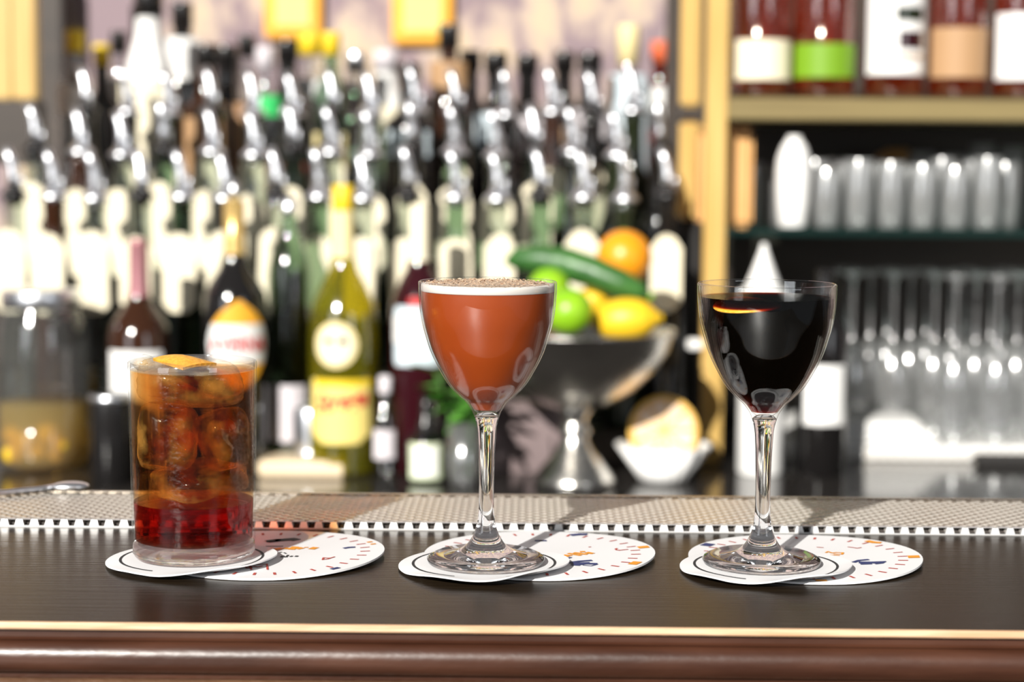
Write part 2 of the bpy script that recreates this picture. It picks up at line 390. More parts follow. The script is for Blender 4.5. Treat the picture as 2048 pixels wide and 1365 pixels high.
# ---------- front bar
yF = on_z(1024, 1253, BAR).y
yMB = on_z(1024, 991, BAR + 0.004).y
yMF = on_z(1024, 1063, BAR).y
bar = thing('bar_counter', 'dark wooden bar with a pale worn front edge under the three cocktails', 'bar', (0, yF, 0))
obj('bar_top', box(-1.3, 1.3, 0.0005, yMB - yF + 0.02, BAR - 0.0035, BAR), 'bar_top', bar)
obj('edge_strip', extrude_x([(0.0005, BAR - 0.00005), (-0.0002, BAR - 0.0003), (-0.0006, BAR - 0.0028), (-0.0002, BAR - 0.0035), (0.004, BAR - 0.0035), (0.004, BAR - 0.0012)], -1.3, 1.3), 'edge', bar)
pr = [(0.03, BAR - 0.0036)]
pr += [(0.003, BAR - 0.0036), (0.0028, BAR - 0.0075), (0.001, BAR - 0.0085)]
for k in range(13):
    a = R(75 - k * 12.5); pr.append((0.0045 - 0.0075 * math.cos(a) , BAR - 0.0165 + 0.008 * math.sin(a)))
pr += [(0.003, BAR - 0.0262), (0.03, BAR - 0.0262)]
obj('nosing', extrude_x(pr, -1.3, 1.3, smooth=True), 'nosing', bar)
obj('fascia', extrude_x([(0.001, BAR - 0.0263), (0.0, BAR - 0.027), (0.0, BAR - 0.06), (0.012, BAR - 0.075), (0.012, 0.12), (0.04, 0.12), (0.04, BAR - 0.0263)], -1.3, 1.3), 'fascia', bar)
obj('bar_body', box(-1.3, 1.3, 0.041, yMB - yF + 0.018, 0.0, BAR - 0.0037), 'dark_wood', bar)
# ---------- perforated steel drip mat
def mat_strip():
    P = 0.0084; h = P / 2; th = 0.0044; hr = 0.0026; x0, x1 = -0.44, 0.44
    depth = yMB - yMF; ny = int(depth / h)
    vs, fs, wf = [], [], []; cache = {}
    def V(x, y, z):
        k = (round(x, 6), round(y, 6), round(z, 6))
        if k not in cache: cache[k] = len(vs); vs.append((x, y, z))
        return cache[k]
    wv, wfs, dv, dfs = [], [], [], []
    for j in range(1, ny):
        y = j * h
        n = int((x1 - x0) / P)
        for i in range(n):
            x = x0 + i * P + (h if j % 2 else 0)
            out = [(h, 0), (h / 2, h / 2), (0, h), (-h / 2, h / 2), (-h, 0), (-h / 2, -h / 2), (0, -h), (h / 2, -h / 2)]
            O = [V(x + a, y + b, th) for a, b in out]
            I = [V(x + hr * math.cos(math.pi * k / 4), y + hr * math.sin(math.pi * k / 4), th) for k in range(8)]
            for k in range(8):
                k2 = (k + 1) % 8; fs.append((O[k], O[k2], I[k2], I[k]))
            B = [V(x + hr * math.cos(math.pi * k / 4), y + hr * math.sin(math.pi * k / 4), th - 0.0030) for k in range(8)]
            for k in range(8):
                k2 = (k + 1) % 8; q_ = len(wv); wv += [vs[I[k]], vs[I[k2]], vs[B[k2]], vs[B[k]]]; wfs.append((q_, q_ + 1, q_ + 2, q_ + 3))
            b = len(dv); dv += [vs[q] for q in B]; dfs.append(tuple(range(b, b + 8)))
    top = mk('perforated_sheet', vs, fs, True); sharp(top, 30)
    # front face: teeth between dark openings
    fv, ff = [], []
    def quad(a, b, c, d): i = len(fv); fv.extend([a, b, c, d]); ff.append((i, i + 1, i + 2, i + 3))
    n = int((x1 - x0) / P)
    for i in range(n):
        x = x0 + i * P
        hw0, hw1 = 0.0017, 0.0026     # half opening bottom, top
        zb, zt = 0.0008, th - 0.0003
        for s in (-1, 1):
            quad((x + s * hw0, 0, zb), (x + s * h, 0, zb), (x + s * h, 0.0006, zt), (x + s * hw1, 0.0006, zt))
            quad((x + s * hw0, 0, zb), (x + s * hw0, 0.003, zb), (x + s * hw1, 0.0034, zt), (x + s * hw1, 0.0006, zt))
        quad((x - h, 0.0006, zt), (x + h, 0.0006, zt), (x + h, 0.0016, th), (x - h, 0.0016, th))
        quad((x - h, 0, 0), (x + h, 0, 0), (x + h, 0, zb), (x - h, 0, zb))
        quad((x - h, 0.0016, th), (x + h, 0.0016, th), (x + h, h, th), (x, h * 1.0, th))
    fr = mk('front_teeth', fv, ff, False)
    t = thing('drip_mat', 'long perforated steel drip mat along the back of the bar', 'bar mat', (0, yMF, BAR))
    obj('perforated_sheet', top, 'steel', t)
    obj('hole_walls', mk('hole_walls', wv, wfs, False), 'hole_wall', t)['kind'] = 'stuff'
    obj('front_edge', fr, 'steel_edge', t)
    obj('hole_floor', mk('hole_floor', dv, dfs, False), 'steel_shaded', t)
    obj('inner_tray', box(x0, x1, 0.0045, ny * h - 0.002, 0.0002, 0.0018), 'steel_shaded', t)
    obj('back_rim', box(x0, x1, ny * h - h * 0.6, ny * h + 0.002, 0.0002, th + 0.0006, 0.0004), 'steel', t)
mat_strip()

# ---------- back counter, tiers, shelving
bc = thing('back_counter', 'black glossy back counter below the rows of bottles', 'counter', (0, 1.97, 0))
obj('counter_top', box(-2.6, 2.6, 0, 1.08, COUNTER - 0.04, COUNTER, 0.004), 'counter', bc)
obj('counter_body', box(-2.6, 2.6, 0.04, 1.08, 0.0, COUNTER - 0.041), 'dark_wood', bc)
XR = on_y(1352, 600, 2.45).x
TIERS = [(2.42, 0.038), (2.53, 0.098), (2.64, 0.150), (2.76, 0.235)]
rs = thing('bottle_riser', 'dark stepped riser carrying the rows of liquor bottles', 'riser', (0, 0, COUNTER))
for i, (Y, hgt) in enumerate(TIERS):
    y1 = TIERS[i + 1][0] - 0.052 if i < 3 else WALLY - 0.02
    obj('step', box(-1.15, XR - 0.004, Y - 0.052, y1, 0.0005, hgt, 0.002), 'dark_wood', rs)

# right-hand shelving
YS = 2.36
sx0 = on_y(1412, 300, YS).x; sx1 = on_y(1454, 300, YS).x
su = thing('shelving_unit', 'golden wooden shelving with bottles above and glassware below at right', 'shelves', (0, YS, COUNTER))
zsh0 = on_y(1700, 241, YS).z - COUNTER; zsh1 = on_y(1700, 197, YS).z - COUNTER
obj('post', box(sx0, sx1, 0, 0.03, 0.0005, 0.78, 0.003), 'gold_wood', su)
b0 = on_y(1360, 300, YS + 0.12).x; b1 = on_y(1400, 300, YS + 0.12).x
zb = on_y(1380, 440, YS + 0.12).z - COUNTER; zc0 = on_y(1380, 240, YS + 0.12).z - COUNTER; zc1 = on_y(1380, 214, YS + 0.12).z - COUNTER
obj('rear_post', box(b0, b1, 0.12, 0.15, zb, zc0, 0.004), 'gold_wood', su)
obj('rear_post', box(b0, b1, 0.12, 0.15, zc1, 0.78, 0.004), 'gold_wood', su)
obj('bracket', box(b0 - 0.002, b1 + 0.01, 0.118, 0.152, zc0, zc1), 'dark_wood', su)
obj('shelf', box(sx1 + 0.0005, 1.3, 0, 0.36, zsh0, zsh1, 0.002), 'shelf_wood', su)
obj('back_panel', box(b0, 1.3, 0.40, 0.42, 0.0005, 0.78), 'dark_wood', su)
obj('foot_panel', box(b0, b1, 0.12, 0.15, 0.0005, zb), 'black_matte', su)
zg1 = on_y(1700, 459, YS).z - COUNTER; zg0 = on_y(1700, 473, YS).z - COUNTER
obj('glass_shelf', box(sx1 + 0.0005, 1.3, 0.002, 0.39, zg0, zg1, 0.001), 'shelf_glass', su)
tg = on_y(1376, 690, YS)
obj('shelf_clip', box(tg.x, sx0 - 0.0003, 0.001, 0.02, tg.z - COUNTER - 0.006, tg.z - COUNTER + 0.006, 0.0015), 'white', su)
# left gold column and dark post
def px_box(name, x0, x1, y0, y1, Y, d, mat, parent=None, bev=0.003, zb=None):
    a = on_y(x0, y1, Y); b = on_y(x1, y0, Y)
    z0 = a.z if zb is None else zb
    return obj(name, box(a.x, b.x, Y, Y + d, z0, b.z, bev), mat, parent)
lc = thing('wall_frame', 'golden wooden frame at the upper left corner of the back bar', 'frame')
for a, b in ((-14, 22), (27, 68)): px_box('stile', a, b, -60, 200, 2.60, 0.03, 'gold_wood', lc)
px_box('panel', -60, 72, -60, 196, 2.635, 0.02, 'gold_wood', lc)
px_box('bottom_rail', -60, 72, 200, 330, 2.60, 0.05, 'dark_wood', lc)
lp = px_box('dark_post', 66, 122, -60, 300, 2.99, 0.05, 'dark_wood', None, zb=COUNTER + 0.236)
tag(lp, 'dark wooden post between the golden frame and the wallpaper', 'post')
for (x0, x1, y1, lab) in ((528, 642, 76, 'left of the two panels coloured like glowing amber shades on the wallpaper'), (784, 906, 88, 'right of the two panels coloured like glowing amber shades on the wallpaper')):
    a = thing('glow_panel', lab, 'panel')
    px_box('panel', x0, x1, -70, y1, WALLY - 0.022, 0.02, 'orange', a, 0.004)
    px_box('inner_panel', x0 + 22, x1 - 22, -60, y1 - 24, WALLY - 0.027, 0.005, 'yellow_label', a, 0.001)  # lampshade glow put into flat orange and yellow colour

# ------------------------------------------------------------------ bottles
def bottle_prof(kind):
    if kind == 'bordeaux': p = [(0, 0.004), (0.03, 0), (0.0345, 0.002), (0.0365, 0.007), (0.0365, 0.188), (0.0345, 0.204), (0.027, 0.219), (0.018, 0.229), (0.0145, 0.240), (0.0135, 0.286), (0.0152, 0.288), (0.0152, 0.298), (0.012, 0.30), (0, 0.30)]
    elif kind == 'slope': p = [(0, 0.004), (0.03, 0), (0.035, 0.002), (0.038, 0.008), (0.038, 0.15), (0.034, 0.185), (0.024, 0.225), (0.0165, 0.25), (0.014, 0.286), (0.0155, 0.288), (0.0155, 0.298), (0.012, 0.30), (0, 0.30)]
    elif kind == 'square': p = [(0, 0.004), (0.032, 0), (0.038, 0.002), (0.040, 0.008), (0.040, 0.20), (0.036, 0.215), (0.022, 0.226), (0.0155, 0.236), (0.0145, 0.286), (0.0165, 0.288), (0.0165, 0.298), (0.012, 0.30), (0, 0.30)]
    elif kind == 'tall': p = [(0, 0.004), (0.028, 0), (0.032, 0.002), (0.034, 0.008), (0.034, 0.205), (0.031, 0.222), (0.020, 0.240), (0.0145, 0.255), (0.0135, 0.286), (0.015, 0.288), (0.015, 0.298), (0.012, 0.30), (0, 0.30)]
    return p
MESH = {}
def bmesh_of(kind, slim=False):
    if (kind, slim) not in MESH:
        pf = bottle_prof(kind)
        if slim: pf = [(r * (0.68 + 0.27 * max(0.0, min(1.0, (0.022 - r) / 0.008))), z) for r, z in pf]
        MESH[(kind, slim)] = sharp(lathe(pf, 24, 'bottle_body'), 50)
    return MESH[(kind, slim)]
def pourer_meshes():
    if 'collar' not in MESH:
        MESH['collar'] = lathe([(0, 0.290), (0.0118, 0.292), (0.0118, 0.3005), (0.0175, 0.301), (0.018, 0.304), (0.0165, 0.308), (0.011, 0.311), (0.0085, 0.318), (0, 0.318)], 18, 'collar')
        pts = [(0, 0, 0.316), (0, 0, 0.330), (-0.001, 0, 0.340), (-0.004, -0.001, 0.352), (-0.009, -0.002, 0.367)]
        MESH['spout'] = tube(pts, [0.0082, 0.0075, 0.0068, 0.0060, 0.0052], 14, 'spout')
        MESH['breather'] = tube([(0.009, 0, 0.308), (0.0105, 0, 0.322), (0.011, 0, 0.332)], [0.0022, 0.002, 0.0018], 8, 'breather')
    return MESH['collar'], MESH['spout'], MESH['breather']
def neck_tag_mesh(w, h, style):
    k = ('tag', round(w, 4), round(h, 4), style)
    if k not in MESH:
        o = []
        if style == 0:   # round top, chamfered foot
            for i in range(9): a = math.pi * i / 8; o.append((w / 2 * math.cos(a), h / 2 - w / 2 + w / 2 * math.sin(a)))
            o += [(-w / 2, -h / 2 + w * 0.28), (-w * 0.24, -h / 2), (w * 0.24, -h / 2), (w / 2, -h / 2 + w * 0.28)]
        else:            # pointed both ends
            o = [(w / 2, h / 2 - w * 0.45), (w * 0.26, h / 2 - w * 0.1), (0, h / 2), (-w * 0.26, h / 2 - w * 0.1), (-w / 2, h / 2 - w * 0.45), (-w / 2, -h / 2 + w * 0.3), (-w * 0.2, -h / 2), (w * 0.2, -h / 2), (w / 2, -h / 2 + w * 0.3)]
        MESH[k] = plate(o, 0.0012, 'neck_tag')
    return MESH[k]
ORD = ['leftmost', 'second from the left', 'third from the left', 'fourth from the left', 'fifth from the left', 'sixth from the left', 'seventh from the left', 'eighth from the left',
       'ninth from the left', 'tenth from the left', 'eleventh from the left', 'twelfth from the left', 'thirteenth from the left', 'fourteenth from the left', 'fifteenth from the left', 'rightmost']
LOOK = {'clear': 'clear glass', 'greenish': 'pale green glass', 'green_bottle': 'dark green', 'dark_bottle': 'black glass', 'brown_bottle': 'dark brown', 'clearw': 'clear glass', 'wine_bottle': 'dark red', 'amber_bottle': 'amber glass'}
def spirit(px, ty, tier, kind, body, tagged, idx, n, rowname, group, tagz, tagw=0.041, tagh=0.105):
    Y, hs = TIERS[tier]
    p = on_y(px, ty, Y)
    zbase = COUNTER + hs
    sc = (p.z - zbase) / 0.367
    sc = max(0.88, min(1.10, sc))
    od = ORD[-1] if idx == n - 1 else ORD[idx]
    lab = f"{LOOK[body]} pourer bottle{' with cream neck tag' if tagged else ''}, {od} in {rowname}"
    t = thing('liquor_bottle', lab, 'bottle', (p.x + 0.004, Y, zbase + 0.0005), 0, group)
    t.scale = (1, 1, sc)
    obj('body', bmesh_of(kind, True), body, t)
    col, sp, br = pourer_meshes()
    rot = (0, 0, random.uniform(-0.9, 0.9))
    pc = obj('pourer_collar', col, 'chrome' if idx % 3 else 'black', t)
    obj('spout', sp, 'chrome', pc, rot=rot); obj('breather_tube', br, 'chrome', pc, rot=rot)
    if tagged:
        w = tagw * random.uniform(0.92, 1.08); h = tagh * random.uniform(0.94, 1.06)
        obj('neck_tag', neck_tag_mesh(w, h, idx % 2), 'cream', t, (random.uniform(-0.003, 0.003), -0.0295, tagz + random.uniform(-0.006, 0.006)), (R(random.uniform(-2, 1)), R(random.uniform(-2, 2)), 0))
rowA = [20, 100, 183, 275, 357, 443, 547, 632, 721, 811, 906, 990, 1075, 1163, 1245, 1330]
rowB = [64, 154, 238, 322, 418, 502, 579, 656, 734, 818, 903, 987, 1064, 1141, 1229, 1316]
rowC = [165, 249, 331, 416, 500, 579, 659, 735, 824, 906, 1007, 1100, 1180, 1262]
KA = ['bordeaux', 'slope', 'tall', 'bordeaux']
BA = ['clear', 'brown_bottle', 'clear', 'clear', 'greenish', 'dark_bottle', 'clear', 'greenish', 'clear', 'clear', 'greenish', 'clear', 'greenish', 'clear', 'green_bottle', 'dark_bottle']
BB = ['clear', 'brown_bottle', 'clear', 'greenish', 'clear', 'clear', 'greenish', 'clear', 'clear', 'dark_bottle', 'greenish', 'clear', 'greenish', 'clear', 'green_bottle', 'dark_bottle']
BC = ['dark_bottle', 'dark_bottle', 'green_bottle', 'brown_bottle', 'clear', 'dark_bottle', 'green_bottle', 'clear', 'dark_bottle', 'green_bottle', 'dark_bottle', 'brown_bottle', 'dark_bottle', 'green_bottle']
for i, x in enumerate(rowA): spirit(x, 296 + (i % 3) * 4, 0, KA[i % 4], BA[i], i not in (12, 14), i, 16, 'lowest tier', 'pourer bottles on the lowest tier', 0.205)
for i, x in enumerate(rowB): spirit(x, 208 + (i % 3) * 7, 1, KA[(i + 1) % 4], BB[i], i not in (13, 14, 15), i, 16, 'second tier', 'pourer bottles on the second tier', 0.196, 0.042, 0.118)
for i, x in enumerate(rowC): spirit(x, 133 + (i * 5 % 13), 2, KA[(i + 2) % 4], BC[i], i in (1, 2, 3, 4, 6, 9, 11, 12), i, 14, 'third tier', 'pourer bottles on the third tier', 0.185, 0.036, 0.10)
# top tier: capped bottles, each its own look
NCAP = 0
def capped(px, ty, r, body, cap, lab, labcol=None, lz=(0.10, 0.19), kind='square', caph=0.03, sx=1.0):
    Y, hs = TIERS[3]; global NCAP
    Y = 2.752 + 0.086 * (NCAP % 3); NCAP += 1
    p = on_y(px, ty, Y); zb = COUNTER + hs; Hh = p.z - zb
    t = thing('capped_bottle', lab, 'bottle', (p.x, Y, zb + 0.0005), 0, 'capped bottles on the top tier')
    f = r / 0.038; sc = (Hh - 0.004) / 0.304
    t.scale = (f, f, sc)
    obj('body', bmesh_of(kind), body, t)
    obj('cap', MESH.setdefault(('cap', caph), lathe([(0, 0.304), (0.016, 0.304), (0.0172, 0.302), (0.0172, 0.304 - caph), (0.0145, 0.304 - caph)], 18, 'cap')), cap, t)
    if labcol:
        rr = {'square': 0.0405, 'bordeaux': 0.037, 'tall': 0.0345, 'slope': 0.0385}[kind]
        obj('label', wrap(rr, [(lz[0], 0.036), (lz[1], 0.036)], 10), labcol, t)
capped(150, 55, 0.030, 'clearw', 'yellow', 'clear bottle with a yellow cap at the far left of the top tier', 'white', (0.19, 0.23), 'tall')
capped(203, 84, 0.028, 'dark_bottle', 'yellow', 'black bottle with a yellow cap on the top tier', None)
capped(238, 58, 0.028, 'clearw', 'black', 'slim clear bottle with a black cap beside the tall white bottle', 'white', (0.2, 0.24), 'tall')
capped(297, -25, 0.046, 'white', 'black', 'tall opaque white bottle rising above the top tier at left', 'cream', (0.11, 0.2), 'slope')
capped(276, 6, 0.024, 'dark_bottle', 'black', 'black bottle left behind the tall white bottle', None)
capped(364, 0, 0.036, 'dark_bottle', 'black', 'black bottle right of the tall white bottle', 'white', (0.21, 0.26))
capped(412, 84, 0.034, 'brown_bottle', 'black', 'brown bottle with tan label and black cap on the top tier', 'tan_label', (0.10, 0.2))
capped(452, 86, 0.038, 'dark_bottle', 'black', 'black bottle with peach label on the top tier', 'peach', (0.12, 0.22))
capped(494, 66, 0.030, 'clearw', 'black', 'clear bottle with a grey-black cap beside the green labelled one', 'peach', (0.05, 0.14), 'tall')
capped(530, 90, 0.030, 'clearw', 'lilac', 'clear bottle with a bright green neck band on the top tier', 'neon', (0.205, 0.235), 'tall')
capped(575, 74, 0.036, 'dark_bottle', 'black', 'black bottle between the green banded and yellow capped bottles', 'red', (0.08, 0.13))
capped(620, 62, 0.040, 'clearw', 'yellow', 'wide clear bottle with yellow cap and white label on the top tier', 'white', (0.13, 0.24))
capped(662, 60, 0.030, 'greenish', 'yellow', 'slim green bottle with a yellow cap on the top tier', 'pale_yellow', (0.10, 0.17), 'tall')
capped(712, 100, 0.036, 'clearw', 'chrome', 'clear bottle with a silver cap on the top tier', 'white', (0.08, 0.16))
capped(772, 96, 0.044, 'white', 'lilac', 'opaque white bottle with pale shoulders in the middle of the top tier', 'cream', (0.12, 0.22), 'slope')
capped(820, 122, 0.036, 'dark_bottle', 'black', 'black bottle with a blue and white label on the top tier', 'sky', (0.16, 0.2))
capped(898, 44, 0.034, 'brown_bottle', 'black', 'tall brown bottle with a black cap under the right amber panel', 'tan_label', (0.22, 0.255), 'bordeaux')
capped(941, 96, 0.036, 'dark_bottle', 'black', 'black bottle with pale green label, first of five black ones', 'pale_green', (0.16, 0.205), 'bordeaux')
capped(992, 100, 0.037, 'dark_bottle', 'black', 'black bottle with peach label, second of five black ones', 'sky', (0.17, 0.215), 'bordeaux')
capped(1055, 104, 0.036, 'dark_bottle', 'black', 'black bottle with white and red label, third of five black ones', 'lilac', (0.15, 0.21), 'bordeaux')
capped(1129, 98, 0.036, 'dark_bottle', 'black', 'black bottle with plain label, fourth of five black ones', 'tan_label', (0.13, 0.19), 'bordeaux')
capped(1180, 100, 0.038, 'dark_bottle', 'black', 'black bottle with grey and tan label, fifth of five black ones', 'lilac', (0.17, 0.22), 'bordeaux')
capped(1258, 46, 0.036, 'clearw', 'pale_yellow', 'tall clear bottle with pale label and yellow-white stopper on the top tier', 'sky', (0.09, 0.24), 'tall', 0.05)
capped(1322, 78, 0.033, 'amber_bottle', 'redorange', 'amber bottle with a red-orange cap beside the golden post', 'white', (0.18, 0.24), 'tall')

# ---------- large front-row bottles, each from its own silhouette
def hero_bottle(name, label, px, Y, prof_px, base_py, body, seg=32):
    """prof_px: (radius px, y px) listed from the foot upward, standing on the counter"""
    s = Y / FPX; b = on_y(px, base_py, Y); top = on_y(px, prof_px[-1][1], Y)
    zf = lambda y: (top.z - COUNTER) * (base_py - y) / (base_py - prof_px[-1][1])
    t = thing(name, label, 'bottle', (b.x, Y, COUNTER + 0.0005))
    prof = [(0, 0.004)] + [(r * s, zf(y)) for r, y in prof_px] + [(0, zf(prof_px[-1][1]))]
    obj('body', sharp(lathe(prof, seg, 'body'), 50), body, t)
    return t, s, zf
t, s, zf = hero_bottle('yellow_liqueur_bottle', 'yellow liqueur bottle with round cream seal and yellow neck foil', 687, 2.28, [(62, 925), (69, 920), (70, 900), (70, 660), (68, 630), (60, 595), (44, 560), (29, 535), (23, 512), (21, 480), (20, 382), (20, 376)], 925, 'yellow_bottle')
obj('neck_foil', lathe([(r * s, zf(y)) for r, y in [(24.5, 510), (22.5, 480), (21.5, 420)]] , 24), 'pale_yellow', t)
obj('cap', lathe([(21.8 * s, zf(420)), (22.5 * s, zf(419)), (22.5 * s, zf(374)), (20 * s, zf(371)), (0, zf(371))], 24), 'yellow', t)
rr = 71.2 * s; z0 = zf(672)
sd = [(z0 + 46 * s * math.sin(R(a)), 46 * s * max(0.02, math.cos(R(a)))) for a in range(-90, 91, 15)]
seal = obj('round_seal', wrap(rr, sd, 10, rot=-0.12), 'pale_yellow', t)
sd2 = [(z0 + 36 * s * math.sin(R(a)), 36 * s * max(0.02, math.cos(R(a)))) for a in range(-90, 91, 15)]
obj('seal_center', wrap(rr + 0.0004, sd2, 10, rot=-0.12), 'cream', seal)
for dx in (-0.2, 0.2): obj('seal_mark', wrap(rr + 0.0009, [(z0 + 2 * s, 9 * s), (z0 + 14 * s, 7 * s)], 3, rot=-0.12 + dx), 'green_bottle', seal)
lb = obj('label', wrap(rr, [(zf(862), 40 * s), (zf(845), 66 * s), (zf(738), 66 * s)], 14), 'yellow_label', t)
obj('label_band', wrap(rr + 0.0004, [(zf(752), 62 * s), (zf(738), 62 * s)], 12, rot=0.1), 'yellow', lb)
obj('lettering', text_on('Strega', 52 * s, rr + 0.0010, zf(780), shear=0.3, tilt=0.14, sx=0.86, bold=1.2 * s), 'red', lb)
t, s, zf = hero_bottle('bitter_bottle', 'black amaro bottle with orange and white oval label and gold neck', 472, 2.28, [(56, 928), (63, 922), (64, 900), (64, 600), (62, 582), (50, 560), (32, 535), (22, 508), (20, 480), (19, 412), (20, 402)], 928, 'dark_bottle')
obj('neck_foil', lathe([(23.5 * s, zf(505)), (21.5 * s, zf(480)), (20.8 * s, zf(402)), (0, zf(401))], 24), 'gold_foil', t)
obj('pourer_spout', tube([(0, 0, zf(401)), (0, 0, zf(380)), (-0.002, 0, zf(365))], [0.008, 0.007, 0.005], 12), 'chrome', t)
rr = 65 * s; rt = 0.26
hwf = lambda y: {590: 4, 600: 18, 615: 38, 635: 56, 637: 57, 655: 66, 675: 70, 695: 66, 712: 58, 714: 57, 735: 42, 752: 22, 760: 6}[y] * s
lb = obj('label', wrap(rr, [(zf(y), hwf(y)) for y in (712, 695, 675, 655, 637)], 14, rot=rt), 'white', t)
obj('label_top', wrap(rr, [(zf(y), hwf(y)) for y in (637, 635, 615, 600, 590)], 12, rot=rt), 'orange', t)
obj('label_foot', wrap(rr, [(zf(y), hwf(y)) for y in (760, 752, 735, 714, 712)], 12, rot=rt), 'orange', t)
obj('lettering', text_on('AVERNA', 40 * s, rr + 0.0010, zf(676), rot=rt, sx=0.80, bold=1.0 * s), 'red', lb)
t, s, zf = hero_bottle('aperitif_bottle', 'amber bottle with pinkish neck foil and white label behind the tumbler', 282, 2.28, [(56, 928), (62, 922), (63, 900), (63, 668), (58, 645), (42, 622), (27, 602), (21, 585), (19, 560), (18, 480)], 928, 'brown_bottle')
obj('neck_foil', lathe([(22.5 * s, zf(590)), (20 * s, zf(560)), (19.2 * s, zf(486)), (20 * s, zf(480)), (0, zf(479))], 24), 'pink_foil', t)
obj('label', wrap(64.2 * s, [(zf(850), 62 * s), (zf(690), 62 * s)], 14), 'white', t)
t, s, zf = hero_bottle('vermouth_bottle', 'dark red bottle with white-blue label behind the frothy cocktail', 838, 2.28, [(52, 928), (57, 922), (58, 900), (58, 606), (54, 586), (40, 556), (27, 535), (21, 515), (19, 500), (18, 412)], 928, 'wine_bottle')
obj('neck_foil', lathe([(22 * s, zf(520)), (20 * s, zf(500)), (19.4 * s, zf(414)), (18 * s, zf(410)), (0, zf(410))], 24), 'cream', t)
lb = obj('label', wrap(59 * s, [(zf(716), 50 * s), (zf(706), 55 * s), (zf(612), 55 * s), (zf(602), 50 * s)], 14), 'sky', t)
obj('label_band', wrap(59.6 * s, [(zf(672), 58 * s), (zf(622), 58 * s)], 14), 'white', lb)
obj('label_strip', wrap(59.4 * s, [(zf(600), 30 * s), (zf(585), 30 * s)], 6, rot=0.2), 'red', t)
for yy in (634, 646, 658): obj('printed_line', wrap(60.2 * s, [(zf(yy + 3), 34 * s), (zf(yy - 3), 34 * s)], 8, rot=-0.1), 'lilac', lb)
t, s, zf = hero_bottle('gin_bottle', 'clear greenish bottle with a lilac-white label behind the steel cup', 580, 2.33, [(38, 915), (42, 910), (43, 890), (43, 540), (38, 515), (24, 480), (16, 460), (15, 420), (15, 400)], 915, 'greenish')
obj('cap', lathe([(15.5 * s, zf(430)), (16.5 * s, zf(429)), (16.5 * s, zf(398)), (0, zf(397))], 18), 'chrome', t)
obj('label', wrap(43.8 * s, [(zf(865), 40 * s), (zf(755), 40 * s)], 12), 'lilac', t)
t, s, zf = hero_bottle('bitters_bottle', 'small clear bitters bottle with lilac label right of the yellow bottle', 770, 2.25, [(26, 940), (28, 936), (28, 840), (24, 822), (13, 805), (12, 770), (12, 755)], 940, 'clearw')
obj('cap', lathe([(13 * s, zf(785)), (13.5 * s, zf(784)), (13 * s, zf(754)), (0, zf(752))], 18), 'lilac', t)
obj('label', wrap(28.6 * s, [(zf(905), 24 * s), (zf(850), 24 * s)], 10), 'lilac', t)
t, s, zf = hero_bottle('dropper_bottle', 'small bottle with pale green label and black dropper top on the counter', 852, 2.22, [(36, 966), (39, 962), (39, 884), (32, 874), (17, 868), (16, 856)], 966, 'greenish')
obj('dropper_cap', lathe([(17 * s, zf(872)), (18 * s, zf(870)), (18 * s, zf(845)), (12 * s, zf(838)), (13 * s, zf(815)), (9 * s, zf(793)), (0, zf(788))], 18), 'black', t)
obj('label', wrap(40 * s, [(zf(958), 37 * s), (zf(884), 37 * s)], 10), 'pale_green', t)
obj('label_field', wrap(40.6 * s, [(zf(950), 26 * s), (zf(892), 26 * s)], 8), 'white', t)
t, s, zf = hero_bottle('cocktail_tin', 'black cylindrical bar tin left of the tumbler', 224, 2.20, [(40, 964), (43, 960), (42, 800), (40, 792), (36, 790)], 964, 'black')
obj('rim', lathe([(41 * s, zf(803)), (43.4 * s, zf(801)), (43 * s, zf(792)), (40.5 * s, zf(790))], 28), 'chrome', t)
# amaro miniature with dark body behind the near-black cocktail, white label
t, s, zf = hero_bottle('labelled_bottle', 'black bottle with a blank white label right of the near-black cocktail', 1640, 2.30, [(46, 930), (50, 926), (50, 660), (45, 640), (26, 615), (18, 600), (17, 560), (17, 540)], 930, 'dark_bottle')
obj('label', wrap(50.8 * s, [(zf(832), 46 * s), (zf(718), 46 * s)], 12), 'white', t)
t, s, zf = hero_bottle('squeeze_bottle', 'white plastic squeeze bottle with a cone nozzle behind the near-black cocktail', 1520, 2.30, [(44, 915), (46, 910), (46, 600), (44, 585), (40, 575), (26, 545), (8, 500), (5, 488)], 915, 'white')
obj('collar', lathe([(46.6 * s, zf(590)), (47 * s, zf(588)), (47 * s, zf(574)), (40 * s, zf(573))], 24), 'white', t)

# ---------- mason jar with preserved citrus
YJ = 2.30; s = YJ / FPX; pj = on_y(88, 940, YJ)
zj = lambda y: (on_y(88, y, YJ).z - on_y(88, 940, YJ).z)
jt = thing('mason_jar', 'large glass jar with steel lid holding yellow liquid at far left', 'jar', (pj.x, YJ, COUNTER + 0.0005))
obj('jar_body', lathe([(0, 0.004), (80 * s, 0), (88 * s, 0.006), (90 * s, zj(900)), (90 * s, zj(680)), (86 * s, zj(650)), (76 * s, zj(628)), (74 * s, zj(618))], 32), 'jar', jt)
obj('lid', lathe([(77 * s, zj(622)), (79 * s, zj(620)), (79 * s, zj(592)), (76 * s, zj(586)), (68 * s, zj(584)), (0, zj(584))], 32), 'chrome', jt)
obj('liquid', lathe([(0, 0.007), (78 * s, 0.005), (86 * s, 0.009), (87.5 * s, zj(900)), (87.5 * s, zj(812)), (0, zj(812))], 32), 'jar_liquid', jt)
